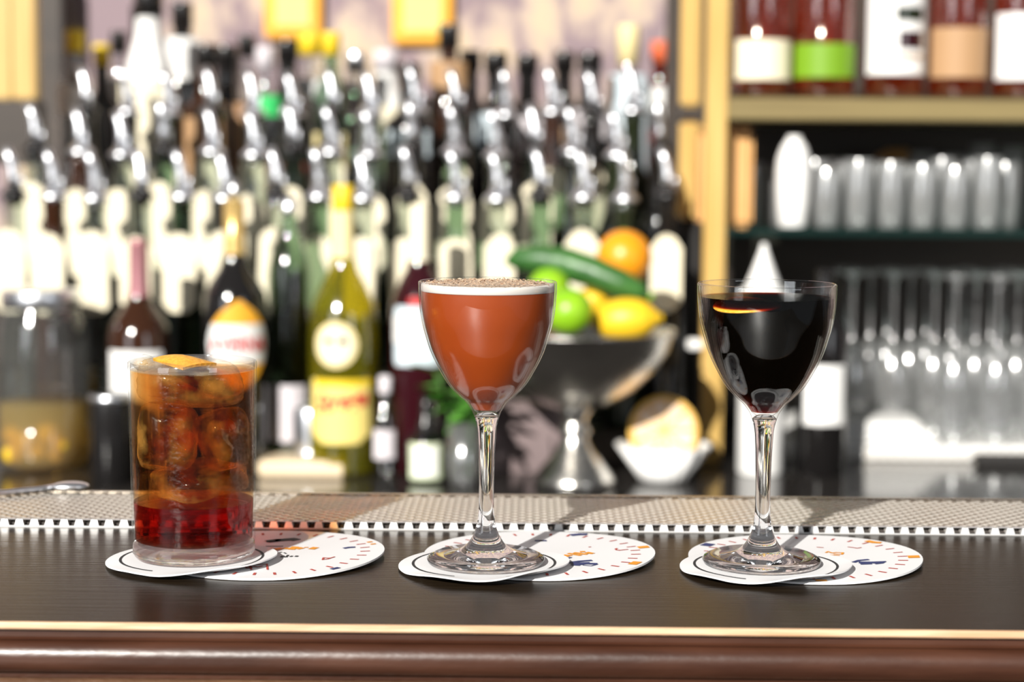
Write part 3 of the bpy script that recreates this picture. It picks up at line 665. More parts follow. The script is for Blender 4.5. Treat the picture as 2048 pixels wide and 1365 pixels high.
for i, (x, y) in enumerate(((30, 870), (62, 880), (110, 868), (140, 888), (85, 905), (40, 905), (128, 915))):
    p = on_y(x, y, YJ)
    bx = Vector((p.x - pj.x, -0.03 - 0.008 * (i % 2), 0)); 
    if bx.length > 0.05: bx *= 0.05 / bx.length
    o = obj('citrus_chunk', blob(0.011 + 0.002 * (i % 3), 2, 0.08, (1, 0.8, 0.9), i), 'lemon', None, (pj.x + bx.x * 0.9, YJ + bx.y * 0.9, COUNTER + max(0.018, zj(y))))
    tag(o, ['yellow citrus chunk high at the left in the jar', 'yellow citrus chunk left of center in the jar', 'yellow citrus chunk right of center in the jar', 'rightmost yellow citrus chunk in the jar', 'yellow citrus chunk low in the middle of the jar', 'yellow citrus chunk low at the left in the jar', 'lowest yellow citrus chunk at the right in the jar'][i], 'citrus', 'citrus chunks in the jar')

# ---------- board, steel cup, mint, cloth
YB = 2.22; pb0 = on_z(515, 955, COUNTER); pb1 = on_z(690, 955, COUNTER)
YB = pb0.y
zt = on_y(600, 924, YB).z - COUNTER
tag(obj('cutting_board', box(pb0.x, pb1.x, YB, YB + 0.13, COUNTER + 0.0005, COUNTER + zt, 0.003), 'board'), 'pale wooden board under the steel cup', 'board')
s = (YB + 0.05) / FPX; pc = on_y(625, 914, YB + 0.05)
ct = thing('steel_cup', 'small steel shaker cap standing on the pale board', 'shaker cap', (pc.x, YB + 0.05, COUNTER + zt + 0.0005))
hC = on_y(625, 806, YB + 0.05).z - (COUNTER + zt)
obj('cup', lathe([(0, 0), (38 * s, 0), (39.5 * s, 0.002), (39 * s, hC * 0.78), (36 * s, hC * 0.9), (27 * s, hC * 0.98), (0, hC)], 28), 'chrome', ct)
obj('rim_bead', lathe([(39.4 * s, 0.0005), (41 * s, 0.002), (41 * s, 0.006), (39.4 * s, 0.0075)], 28), 'chrome', ct)
YM = 2.195; pm = on_y(928, 945, YM)
gt = thing('mint_glass', 'clear glass holding the mint behind the frothy cocktail stem', 'glass', (pm.x, YM, COUNTER + 0.0005))
gs = YM / FPX
obj('glass', lathe([(0, 0.004), (28 * gs, 0), (30 * gs, 0.004), (36 * gs, 0.075), (34.5 * gs, 0.075), (29 * gs, 0.006), (0, 0.006)], 24), 'glassware', gt)
mt = thing('mint_bunch', 'bunch of green mint sprigs standing in a clear glass', 'herb', (pm.x, YM, COUNTER + 0.008))
lv = []
leaf_me = mk('leaf', [(0, 0, 0), (0.006, 0.008, 0.002), (0.0075, 0.016, 0.0015), (0.004, 0.025, -0.001), (0, 0.030, -0.004), (-0.004, 0.025, -0.001), (-0.0075, 0.016, 0.0015), (-0.006, 0.008, 0.002), (0, 0.015, -0.001)], [(0, 1, 8), (1, 2, 8), (2, 3, 8), (3, 4, 8), (4, 5, 8), (5, 6, 8), (6, 7, 8), (7, 0, 8)])
rnd = random.Random(5)
for k in range(7):
    ax, ay = rnd.uniform(-0.010, 0.010), rnd.uniform(-0.010, 0.010); tx, ty = ax * 3.0 - 0.014, ay * 2.4
    st = obj('stem', tube([(ax, ay, 0), (ax * 1.4, ay * 1.4, 0.05), (tx, ty, 0.10 + 0.004 * k)], [0.0013, 0.0012, 0.0008], 6), 'mint', mt)
    for j in range(6):
        u = 0.62 + 0.076 * j; q = Vector((ax + (tx - ax) * u, ay + (ty - ay) * u, (0.10 + 0.004 * k) * u))
        obj('leaf', leaf_me, 'mint', mt, q, (R(rnd.uniform(-20, 45)), R(rnd.uniform(-20, 20)), rnd.uniform(0, 6.28))).scale = (1.35, 1.25, 1.2)
pq = on_z(1052, 905, COUNTER + 0.0)
cl = thing('folded_cloth', 'folded mauve-grey cloth behind the fruit bowl foot', 'cloth', (pq.x, 2.42 - 0.1, COUNTER + 0.0005))
z1 = on_y(1050, 800, 2.32).z - COUNTER
obj('fold', extrude_x([(-0.03, 0), (-0.032, z1 * 0.6), (-0.02, z1 * 0.9), (0.0, z1), (0.02, z1 * 0.95), (0.028, z1 * 0.5), (0.03, 0)], -0.055, 0.045, smooth=True), 'mauve', cl)
obj('fold_flap', extrude_x([(-0.038, 0), (-0.04, z1 * 0.3), (-0.036, z1 * 0.55), (-0.0335, z1 * 0.55), (-0.0335, 0)], -0.05, 0.03, smooth=True), 'mauve', cl)

# ---------- silver footed bowl with fruit
YW = 2.20; s = YW / FPX; pw = on_y(1148, 972, YW)
zw = lambda y: (on_y(1148, y, YW).z - COUNTER)
bt = thing('fruit_bowl', 'hammered silver footed bowl heaped with citrus', 'bowl', (pw.x, YW, COUNTER + 0.0005))
kz = zw(662) / (972 - 662)
zw2 = lambda y: kz * (972 - y)
obj('foot', lathe([(0, 0.0005), (80 * s, 0.0005), (84 * s, 0.004), (80 * s, zw2(955)), (62 * s, zw2(930)), (42 * s, zw2(905)), (30 * s, zw2(885)), (27 * s, zw2(872))], 36), 'silver', bt)
obj('stem', lathe([(27 * s, zw2(872)), (34 * s, zw2(866)), (34 * s, zw2(858)), (26 * s, zw2(850)), (25 * s, zw2(838)), (33 * s, zw2(826)), (36 * s, zw2(820)), (30 * s, zw2(815))], 30), 'silver', bt)
obj('basin', lathe([(0, zw2(822)), (30 * s, zw2(820)), (70 * s, zw2(806)), (120 * s, zw2(778)), (162 * s, zw2(738)), (186 * s, zw2(700)), (196 * s, zw2(668)), (201 * s, zw2(662)), (199 * s, zw2(659)), (190 * s, zw2(668)), (178 * s, zw2(705)), (155 * s, zw2(742)), (115 * s, zw2(778)), (60 * s, zw2(800)), (0, zw2(808))], 48), 'silver', bt)
def fruit(name, label, cat, me, mat, px, py, dY, rot=(0, 0, 0)):
    p = on_y(px, py, YW + dY); t = thing(name, label, cat, p); t.rotation_euler = rot
    obj('skin', me, mat, t); return t
def lemon_mesh(L, r):
    pr = [(0, -L)] + [(r * max(0.0, math.cos(R(a))) ** 0.8 + (0.004 if abs(a) > 75 else 0), L * 0.86 * math.sin(R(a))) for a in range(-80, 81, 10)] + [(0, L)]
    return lathe(pr, 24, 'lemon')
f = fruit('orange', 'bright orange resting on top of the fruit bowl', 'orange', blob(57 * s, 3), 'orange_fruit', 1248, 516, 0.03)
obj('stem_scar', lathe([(0.004, 0), (0.002, 0.0012), (0, 0.001)], 8), 'green_label', f, (0, 0, 57 * s - 0.0004))
f = fruit('lime', 'round green lime against the rim of the fruit bowl', 'lime', blob(46 * s, 3, 0, (1, 1, 1)), 'lime', 1138, 624, -0.095)
obj('stem_scar', lathe([(0.004, 0), (0.002, 0.0012), (0, 0.001)], 8), 'mint', f, (0, 0, 46 * s - 0.0004))
f = fruit('lime', 'lime half hidden beside the frothy cocktail rim under the cucumber', 'lime', blob(42 * s, 3), 'lime', 1098, 578, -0.03)
obj('stem_scar', lathe([(0.004, 0), (0.002, 0.0012), (0, 0.001)], 8), 'mint', f, (0, 0, 42 * s - 0.0004))
f = fruit('lemon', 'large yellow lemon at the front of the fruit bowl', 'lemon', lemon_mesh(72 * s, 43 * s), 'lemon', 1250, 640, -0.06, (0, R(86), R(-8)))
obj('nipple', lathe([(0.006, 68 * s), (0.004, 74 * s), (0, 76 * s)], 10), 'lemon', f)
f = fruit('lemon', 'yellow lemon tucked between lime and cucumber', 'lemon', lemon_mesh(46 * s, 32 * s), 'lemon', 1182, 606, -0.005, (0, R(55), 0))
obj('nipple', lathe([(0.005, 44 * s), (0.003, 48 * s), (0, 50 * s)], 10), 'lemon', f)
pts = [on_y(x, y, YW + d) for x, y, d in ((1012, 525, 0.0), (1030, 518, 0.0), (1075, 519, 0.0), (1130, 527, -0.01), (1185, 545, -0.02), (1240, 568, -0.03), (1280, 585, -0.035), (1297, 592, -0.035))]
p0 = pts[3].copy()
ct = thing('cucumber', 'dark green cucumber lying across the top of the fruit bowl', 'cucumber', p0)
obj('skin', tube([p - p0 for p in pts], [x * s for x in (6, 21, 30, 33, 32, 29, 21, 7)], 18), 'cucumber', ct)
obj('stem_end', tube([pts[-1] - p0, pts[-1] - p0 + Vector((0.006, 0, -0.002))], [0.004, 0.003], 8), 'lime', ct)
# hidden fruit that carries the heap
for k, (x, y, d, r_) in enumerate(((1150, 690, 0.02, 46), (1225, 700, 0.05, 46), (1080, 640, 0.03, 44), (1180, 660, 0.08, 50), (1250, 600, 0.06, 44))):
    pass
# ---------- cut citrus half in a fluted paper cup
YC = 2.235; s = YC / FPX; pc = on_y(1326, 950, YC)
zc = lambda y: on_y(1318, y, YC).z - on_y(1318, 950, YC).z
pc.z = COUNTER
cp = thing('paper_cup', 'white fluted paper cup holding the cut grapefruit', 'paper cup', (pc.x, YC, COUNTER + 0.0005))
fl = lambda a, z: 1 + 0.05 * math.cos(20 * a) * min(1, z / 0.02)
obj('fluted_wall', lathe([(0, 0.001), (46 * s, 0), (52 * s, zc(940)), (94 * s, zc(876)), (92.5 * s, zc(877)), (50 * s, zc(937)), (0, 0.003)], 80, rmod=fl), 'white', cp)
gp = thing('grapefruit_half', 'cut peach-coloured grapefruit half in the white paper cup', 'citrus', on_y(1328, 862, YC + 0.005))
gp.rotation_euler = (R(78), 0, R(8))
rg = 72 * s
obj('rind', lathe([(rg * math.cos(R(a)), rg * math.sin(R(a))) for a in range(0, -81, -10)] + [(0, -rg)], 32), 'rind', gp)
obj('pith_ring', lathe([(rg, 0), (rg * 0.96, 0.0012), (rg * 0.88, 0.001), (rg * 0.86, 0)], 32), 'pith', gp)
for k in range(9):
    a0 = 2 * math.pi * k / 9 + 0.05; a1 = 2 * math.pi * (k + 1) / 9 - 0.05
    o_ = [(rg * 0.08 * math.cos((a0 + a1) / 2), rg * 0.08 * math.sin((a0 + a1) / 2))] + [(rg * 0.85 * math.cos(a0 + (a1 - a0) * q / 4), rg * 0.85 * math.sin(a0 + (a1 - a0) * q / 4)) for q in range(5)]
    n = len(o_); obj('segment', mk('segment', [(x, y, 0.0014) for x, y in o_] + [(x, y, -0.004) for x, y in o_], [tuple(range(n))] + [(q, n + q, n + (q + 1) % n, (q + 1) % n) for q in range(n)], False), 'flesh', gp)
obj('membrane', lathe([(0, 0.0006), (rg * 0.87, 0.0006), (rg * 0.88, -0.001)], 32), 'pith', gp)

# ---------- right side: drip rack, towel, upturned wine glasses
yR0 = on_z(1800, 922, COUNTER).y; xr0 = on_y(1545, 900, yR0).x; zr = on_y(1800, 893, yR0).z - COUNTER
rk = thing('drip_rack', 'ribbed pale drying rack under the upturned glasses at right', 'rack', (xr0, yR0, COUNTER + 0.0005))
obj('base', box(0, 1.25 - xr0, 0.002, 0.34, 0, zr * 0.72, 0.001), 'rack', rk)
obj('top_rail', box(0, 1.25 - xr0, -0.002, 0.34, zr * 0.74, zr, 0.002), 'white', rk)
rib = box(-0.0035, 0.0035, -0.003, 0.002, 0.001, zr * 0.735, 0.0008)
for k in range(34): obj('rib', rib, 'white', rk, (0.008 + k * 0.0135, 0, 0))
ZRK = COUNTER + zr + 0.001
a = on_y(1605, 890, yR0 + 0.03); b = on_y(1868, 838, yR0 + 0.03)
tw = thing('folded_towel', 'white folded towel lying on the drying rack', 'towel', (a.x, yR0 + 0.005, ZRK))
wv = lambda i: 0.003 * math.sin(i * 1.7)
hT = b.z - ZRK
for k in range(3):
    q = hT / 3
    pr_ = [(0.0, q * k + 0.001), (-0.004 + k * 0.003, q * (k + .5)), (0.0, q * (k + 1) - 0.0005), (0.06, q * (k + 1) - 0.0005 + 0.002), (0.09, q * (k + 1) - 0.002), (0.09, q * k + 0.001)]
    obj('towel_layer', extrude_x(pr_, 0.01 * k, (b.x - a.x) - 0.012 * k, smooth=True), 'towel', tw)
tag(obj('dark_clip', box(0, 0.09, 0, 0.03, 0, 0.013, 0.004), 'black_matte', None, (on_y(1952, 915, yR0 - 0.04).x, yR0 - 0.045, COUNTER + 0.0005)), 'black bar tool lying on the counter at far right', 'bar tool')
wgl = lathe([(0.0325, 0.0), (0.0335, 0.001), (0.037, 0.03), (0.040, 0.06), (0.038, 0.085), (0.028, 0.108), (0.012, 0.122), (0.0055, 0.130), (0.0042, 0.15), (0.0040, 0.195), (0.006, 0.207), (0.018, 0.212), (0.034, 0.2145), (0.035, 0.216), (0.034, 0.2175), (0, 0.2185)], 28, 'wine_glass')
wg_names = ['front', 'middle', 'back']
rows = [(0.035, 1905, 84, 3), (0.095, 1700, 82, 6), (0.155, 1655, 80, 6), (0.215, 1690, 78, 6)]
wg_names = ['front', 'second', 'third', 'back']
ords = ['first', 'second', 'third', 'fourth', 'fifth', 'sixth', 'seventh', 'eighth', 'ninth', 'tenth']
for j, (dy, x0, st, n) in enumerate(rows):
    for k in range(n):
        Y = yR0 + dy; p = on_y(x0 + k * st, 860, Y)
        if j < 2 and 1598 < x0 + k * st < 1690: continue
        t = thing('wine_glass', f'upturned clear wine glass on the drying rack, {ords[k]} from the left in {wg_names[j]} row', 'wine glass', (p.x, Y, ZRK), 0, 'upturned wine glasses on the rack')
        t.scale = (0.61, 0.61, 1.0)
        obj('bowl_and_stem', wgl, 'glassware', t)
# tumblers on the glass shelf
ZG = COUNTER + zg1 + 0.0005
tum = lathe([(0, 0.006), (0.026, 0.0), (0.0275, 0.001), (0.0315, 0.078), (0.0305, 0.079), (0.0262, 0.009), (0, 0.009)], 24, 'shelf_tumbler')
hib = lathe([(0, 0.006), (0.027, 0.0), (0.0285, 0.001), (0.0305, 0.098), (0.0295, 0.099), (0.027, 0.009), (0, 0.009)], 24, 'highball')
for j, (dy, x0, st, n, me, nm) in enumerate(((0.045, 1652, 64, 6, tum, 'tumbler'), (0.10, 1630, 63, 7, tum, 'tumbler'), (0.155, 1500, 62, 9, tum, 'tumbler'), (0.21, 1840, 60, 4, hib, 'highball glass'))):
    for k in range(n):
        Y = YS + dy; p = on_y(x0 + k * st, 455, Y)
        t = thing('shelf_tumbler' if nm == 'tumbler' else 'highball_glass', f'clear {nm} on the glass shelf, {ords[k]} from the left in {wg_names[j]} row', 'glass', (p.x, Y, ZG), 0, 'glasses on the glass shelf')
        t.scale = (0.60, 0.60, 0.94 + 0.012 * k + 0.05 * ((k * 7 + j * 3) % 4))
        obj('glass_wall', me, 'glassware_aqua', t)
def px_lathe(name, label, cat, px, Y, prof, zbase, mat, pname, seg=28):
    s = Y / FPX; by = prof[0][1]; zz = lambda y: (by - y) * s
    t = thing(name, label, cat, (on_y(px, by, Y).x, Y, zbase))
    obj(pname, lathe([(0, 0.001)] + [(r * s, zz(y)) for r, y in prof] + [(0, zz(prof[-1][1]))], seg), mat, t)
    return t, s, zz
t, s, zz = px_lathe('white_vase', 'white pear-shaped ceramic bottle on the glass shelf', 'ceramic bottle', 1585, YS + 0.035, [(26, 459), (29, 455), (33, 410), (36, 350), (33, 320), (24, 296), (14, 283), (12, 278)], ZG, 'white', 'body')
obj('lip', lathe([(13 * s, zz(284)), (15 * s, zz(280)), (13 * s, zz(277)), (0, zz(277))], 20), 'white', t)
t, s, zz = px_lathe('wooden_cup', 'tan wooden bowl turned over behind the shelf glasses', 'bowl', 1790, YS + 0.30, [(60, 458), (58, 400), (50, 345), (38, 322), (20, 312)], ZG, 'tan_wood', 'body')
a = on_y(1396, 455, YS + 0.05); b = on_y(1508, 262, YS + 0.05)
wb = thing('wooden_canister', 'tan wooden box standing behind the golden post', 'box', ((a.x + b.x) / 2 + 0.0, YS + 0.075, ZG))
hw = (b.x - a.x) / 2
obj('box_body', box(-hw + (0.0), hw, -0.03, 0.03, 0, b.z - ZG, 0.006), 'tan_wood', wb)
obj('lid', box(-hw + 0.002, hw - 0.002, -0.028, 0.028, b.z - ZG + 0.0005, b.z - ZG + 0.006, 0.002), 'tan_wood', wb)
# whiskey bottles on the wooden shelf (tops cut by the frame)
ZW = COUNTER + zsh1 + 0.0005
def whiskey(px, r, body, lab, labcol, ly, extra=None, capcol='black', dY=0.06):
    Y = YS + dY; s = Y / FPX; p = on_y(px, 190, Y); z = lambda y: max(0.004, on_y(px, y, Y).z - ZW)
    t = thing('whiskey_bottle', lab, 'bottle', (p.x, Y, ZW), 0, 'whiskey bottles on the wooden shelf')
    r = r * s
    obj('body', lathe([(0, 0.004), (r * 0.9, 0), (r, 0.005), (r, 0.165), (r * 0.93, 0.185), (r * 0.55, 0.205), (0.015, 0.22), (0.0135, 0.262), (0, 0.262)], 30), body, t)
    obj('liquid', lathe([(0, 0.007), (r * 0.9, 0.007), (r * 0.95, 0.01), (r * 0.95, 0.16), (0, 0.16)], 24), 'whiskey_liquid', t)
    obj('cap', lathe([(0.0142, 0.245), (0.016, 0.246), (0.016, 0.275), (0, 0.276)], 18), capcol, t)
    lb = obj('label', wrap(r + 0.0006, [(z(ly[1]), r * 1.25), (z(ly[0]), r * 1.25)], 12), labcol, t)
    if extra:
        for (y0, y1, hw_, c, ro) in extra: obj('label_print', wrap(r + 0.0011, [(z(y1), r * hw_), (z(y0), r * hw_)], 8, rot=ro), c, lb)
whiskey(1518, 62, 'whiskey', 'whiskey bottle with wide cream label beside the golden post', 'cream', (82, 162))
whiskey(1645, 62, 'whiskey', 'whiskey bottle with bright green label', 'green_label', (90, 158))
whiskey(1786, 60, 'whiskey', 'whiskey bottle with tall white label and dark red print', 'white', (-10, 152), [(18, 45, 0.5, 'green_bottle', 0.35), (66, 100, 0.45, 'wine_bottle', 0.4), (112, 120, 0.5, 'tan_label', 0.4)])
whiskey(1912, 58, 'whiskey', 'whiskey bottle with tan label next to the white labelled ones', 'tan_label', (58, 158), None, 'wine_bottle')
whiskey(2040, 58, 'whiskey', 'whiskey bottle with white label cut by the right frame edge', 'white', (30, 162))

# ------------------------------------------------------------------ coasters
PXM = 0.2508e-3
def ell(px, py, z): return on_z(px, py, z)
def coaster_pair(idx, lx, ly, ux, uy, lab1, lab2, spin, seed):
    pl = ell(lx, ly, BAR); pu = ell(ux, uy, BAR)
    RL, RU = 241 * PXM, 172 * PXM
    th = 0.0010
    zl = lambda x, y: 0.0016 * max(0.0, (x / RL - 0.15)) ** 1.6 * 1.6 if True else 0
    t = thing('printed_coaster', lab1, 'coaster', (pl.x, pl.y, BAR + 0.0003), 0, 'printed coasters')
    rr = [0.0, 0.25, 0.5, 0.7, 0.85, 0.95, 1.0]
    obj('card', sharp(lathe([(0, 0)] + [(RL * q, 0) for q in rr[1:]] + [(RL * q, th) for q in rr[:0:-1]] + [(0, th)], 72, 'card', zmod=zl), 40), 'paper', t)
    def flat(me, dz):
        for v in me.vertices: v.co.z = th + dz + zl(v.co.x, v.co.y)
        return me
    dash = []; nd = 32
    for k in range(nd):
        a = 2 * math.pi * k / nd + 0.07 * idx
        dash.append(([(RL * 0.80 * math.cos(a), RL * 0.80 * math.sin(a)), (RL * 0.87 * math.cos(a), RL * 0.87 * math.sin(a))], 0.0014))
    obj('printed_dashes', flat(strokes(dash, 0.0014), 0.0002), 'ink_red', t)['kind'] = 'stuff'
    PX = lambda x, y: (lambda q: (q.x - pl.x, q.y - pl.y))(on_z(x, y, BAR + th))
    return t, PX, flat, pl, RL
def print_px(t, PX, flat, lines, mat, w=0.0012, nm='printed_mark'):
    L_ = []
    for ln in lines:
        if isinstance(ln, tuple): L_.append(([PX(*p) for p in ln[0]], ln[1]))
        else: L_.append([PX(*p) for p in ln])
    cl_ = lambda p: tuple(c * min(1.0, 0.0560 / max(1e-6, math.hypot(*p))) for c in p)
    L_ = [([cl_(p) for p in q[0]], q[1]) if isinstance(q, tuple) else [cl_(p) for p in q] for q in L_]
    obj(nm, flat(strokes(L_, w), 0.0003), mat, t)['kind'] = 'stuff'
def upper(px, py, lab, seed, lift):
    p = on_z(px, py, BAR + 0.002); RU = 173 * PXM; th = 0.0007
    rnd = random.Random(seed); ph = [rnd.uniform(0, 6.28) for _ in range(5)]
    t = thing('paper_coaster', lab, 'coaster', (p.x, p.y, BAR + 0.0022), 0, 'torn paper coasters')
    rm = lambda a, z: 1.0
    def edge(x, y):
        r = math.hypot(x, y) / RU; a = math.atan2(y, x)
        k = max(0, r - 0.74) / 0.26
        front = max(0.0, -math.sin(a))
        rise = 0.0026 * max(0, math.cos(a + 0.5)) ** 2 + lift * 0.0022 * front * (0.5 + 0.5 * math.sin(5 * a + ph[0])) - 0.0012 * max(0, -math.cos(a)) * 1.0
        return rise * k ** 1.5
    wob = lambda a: 1 + 0.018 * math.sin(3 * a + ph[1]) * max(0, -math.sin(a)) + 0.008 * math.sin(9 * a + ph[2]) * max(0, -math.sin(a)) + 0.003 * math.sin(23 * a) * max(0, -math.sin(a))
    rr = [0.0, 0.3, 0.6, 0.74, 0.8, 0.86, 0.92, 0.97, 1.0]
    vs, fs = [], []; seg = 120
    def ring(r, z): 
        i = len(vs)
        for k in range(seg):
            a = 2 * math.pi * k / seg; q = RU * r * (wob(a) if r > 0.9 else 1); x, y = q * math.cos(a), q * math.sin(a)
            vs.append((x, y, z + edge(x, y)))
        return i
    vs.append((0, 0, 0)); prev = None
    seq = [(r, 0) for r in rr[1:]] + [(r, th) for r in rr[:0:-1]]
    idx = [ring(r, z) for r, z in seq]
    vs.append((0, 0, th)); last = len(vs) - 1
    for k in range(seg):
        k2 = (k + 1) % seg
        fs.append((0, idx[0] + k2, idx[0] + k)); fs.append((last, idx[-1] + k, idx[-1] + k2))
        for A, B in zip(idx, idx[1:]): fs.append((A + k, A + k2, B + k2, B + k))
    obj('card', sharp(mk('card', vs, fs), 40), 'paper', t)
    rv, rf = [], []
    for k in range(97):
        a = 2 * math.pi * k / 96
        if idx: 
            for r in (0.815, 0.845):
                x, y = RU * r * math.cos(a), RU * r * math.sin(a); rv.append((x, y, th + 0.0002 + edge(x, y)))
    for k in range(96):
        if 0.68 < k / 96 < 0.80: continue
        rf.append((2 * k, 2 * k + 1, 2 * k + 3, 2 * k + 2))
    obj('printed_ring', mk('printed_ring', rv, rf), 'ink_black', t)
    return t
t1, P1, F1, _, _ = coaster_pair(0, 537, 1112, 0, 0, 'printed round coaster under the tumbler', '', 0, 1)
t2, P2, F2, _, _ = coaster_pair(1, 1079, 1113, 0, 0, 'printed round coaster under the frothy brown cocktail', '', 0, 2)
t3, P3, F3, _, _ = coaster_pair(2, 1609, 1120, 0, 0, 'printed round coaster under the near-black cocktail', '', 0, 3)
print_px(t1, P1, F1, [([(536, 1101), (543, 1100)], .004), ([(552, 1101), (560, 1100)], .004), ([(570, 1100), (574, 1099)], .003), ([(583, 1101), (590, 1097)], .004), ([(596, 1100), (602, 1099)], .004), ([(610, 1098), (615, 1098)], .0015), ([(624, 1101), (630, 1099)], .004)], 'ink_orange')
print_px(t1, P1, F1, [([(540, 1085), (556, 1083), (585, 1081), (590, 1082)], .006), ([(535, 1086), (556, 1085)], .002), ([(533, 1095), (565, 1095)], .0012), ([(562, 1117), (566, 1114), (569, 1117)], .0012), ([(572, 1117), (576, 1113)], .0012), ([(581, 1116), (584, 1115)], .0015), ([(592, 1116), (594, 1115)], .0018), ([(559, 1108), (563, 1107)], .001), ([(568, 1108), (572, 1110)], .001)], 'ink_black')
print_px(t1, P1, F1, [[(645, 1124), (647, 1120), (655, 1121), (662, 1121), (669, 1119), (655, 1123), (645, 1124)], [(490, 1136), (494, 1139), (504, 1138), (496, 1132), (534, 1131), (535, 1142)], [(497, 1132), (503, 1142)], [(506, 1135), (515, 1137), (525, 1135)]], 'ink_red', 0.0010)
print_px(t1, P1, F1, [([(690, 1102), (698, 1101), (707, 1101)], .003), ([(666, 1144), (674, 1143), (680, 1143)], .003)], 'ink_blue')
print_px(t1, P1, F1, [([(764, 1090), (770, 1089)], .003), ([(768, 1095), (773, 1095)], .003)], 'ink_orange')
print_px(t2, P2, F2, [([(1111, 1115), (1124, 1118)], .0022), ([(1128, 1116), (1133, 1115)], .0035), ([(1130, 1113), (1142, 1114)], .002), ([(1138, 1110), (1160, 1114)], .0025), ([(1150, 1109), (1158, 1110)], .003), ([(1162, 1111), (1172, 1112)], .003), ([(1163, 1107), (1167, 1107)], .003), ([(1175, 1109), (1184, 1111)], .003)], 'ink_orange')
print_px(t2, P2, F2, [([(1126, 1121), (1134, 1120), (1141, 1118)], .0018), ([(1140, 1128), (1160, 1126), (1181, 1125)], .003), ([(1146, 1132), (1158, 1132), (1172, 1131), (1190, 1132)], .0035), ([(1150, 1130), (1175, 1130)], .004), ([(1146, 1133), (1158, 1134)], .002), ([(1166, 1134), (1182, 1136), (1195, 1133)], .001), ([(1146, 1073), (1160, 1072), (1170, 1072)], .005), ([(1073, 1084), (1082, 1084), (1090, 1084)], .003)], 'ink_blue')
print_px(t2, P2, F2, [([(1298, 1102), (1308, 1103)], .006), ([(1272, 1136), (1286, 1134)], .005)], 'ink_orange')
print_px(t2, P2, F2, [[(1240, 1107), (1233, 1106), (1231, 1104), (1234, 1103)], [(1238, 1107), (1255, 1106)], [(1178, 1098), (1181, 1098)]], 'ink_red', 0.0012)
print_px(t3, P3, F3, [[(1652, 1108), (1656, 1106), (1664, 1109), (1672, 1108), (1686, 1109), (1684, 1112), (1668, 1111)], [(1648, 1113), (1662, 1113), (1678, 1114)], [(1644, 1118), (1652, 1116), (1664, 1117), (1655, 1119)], [(1650, 1121), (1661, 1122)]], 'ink_orange', 0.0013)
print_px(t3, P3, F3, [([(1671, 1124), (1677, 1122)], .006), ([(1708, 1128), (1718, 1125), (1735, 1124)], .0025), ([(1722, 1129), (1745, 1130), (1760, 1130)], .004), ([(1724, 1132), (1740, 1132)], .003), ([(1752, 1133), (1764, 1132), (1770, 1129), (1758, 1129)], .0015), ([(1386, 1090), (1396, 1088)], .006)], 'ink_blue')
print_px(t3, P3, F3, [([(1736, 1088), (1748, 1091), (1758, 1092)], .004), ([(1838, 1122), (1848, 1124)], .006), ([(1636, 1166), (1652, 1166)], .003)], 'ink_orange')
print_px(t3, P3, F3, [[(1696, 1098), (1704, 1099), (1714, 1101), (1722, 1100)], [(1634, 1097), (1646, 1098)]], 'ink_red', 0.001)
u1 = upper(384, 1119, 'white paper coaster with black ring directly under the tumbler', 1, 0.5)
u2 = upper(968, 1130, 'white torn-edged paper coaster with black ring under the frothy cocktail foot', 2, 1.0)
u3 = upper(1531, 1134, 'white torn-edged paper coaster with black ring under the near-black cocktail foot', 3, 1.0)
ZU = BAR + 0.0022 + 0.0007 + 0.0003

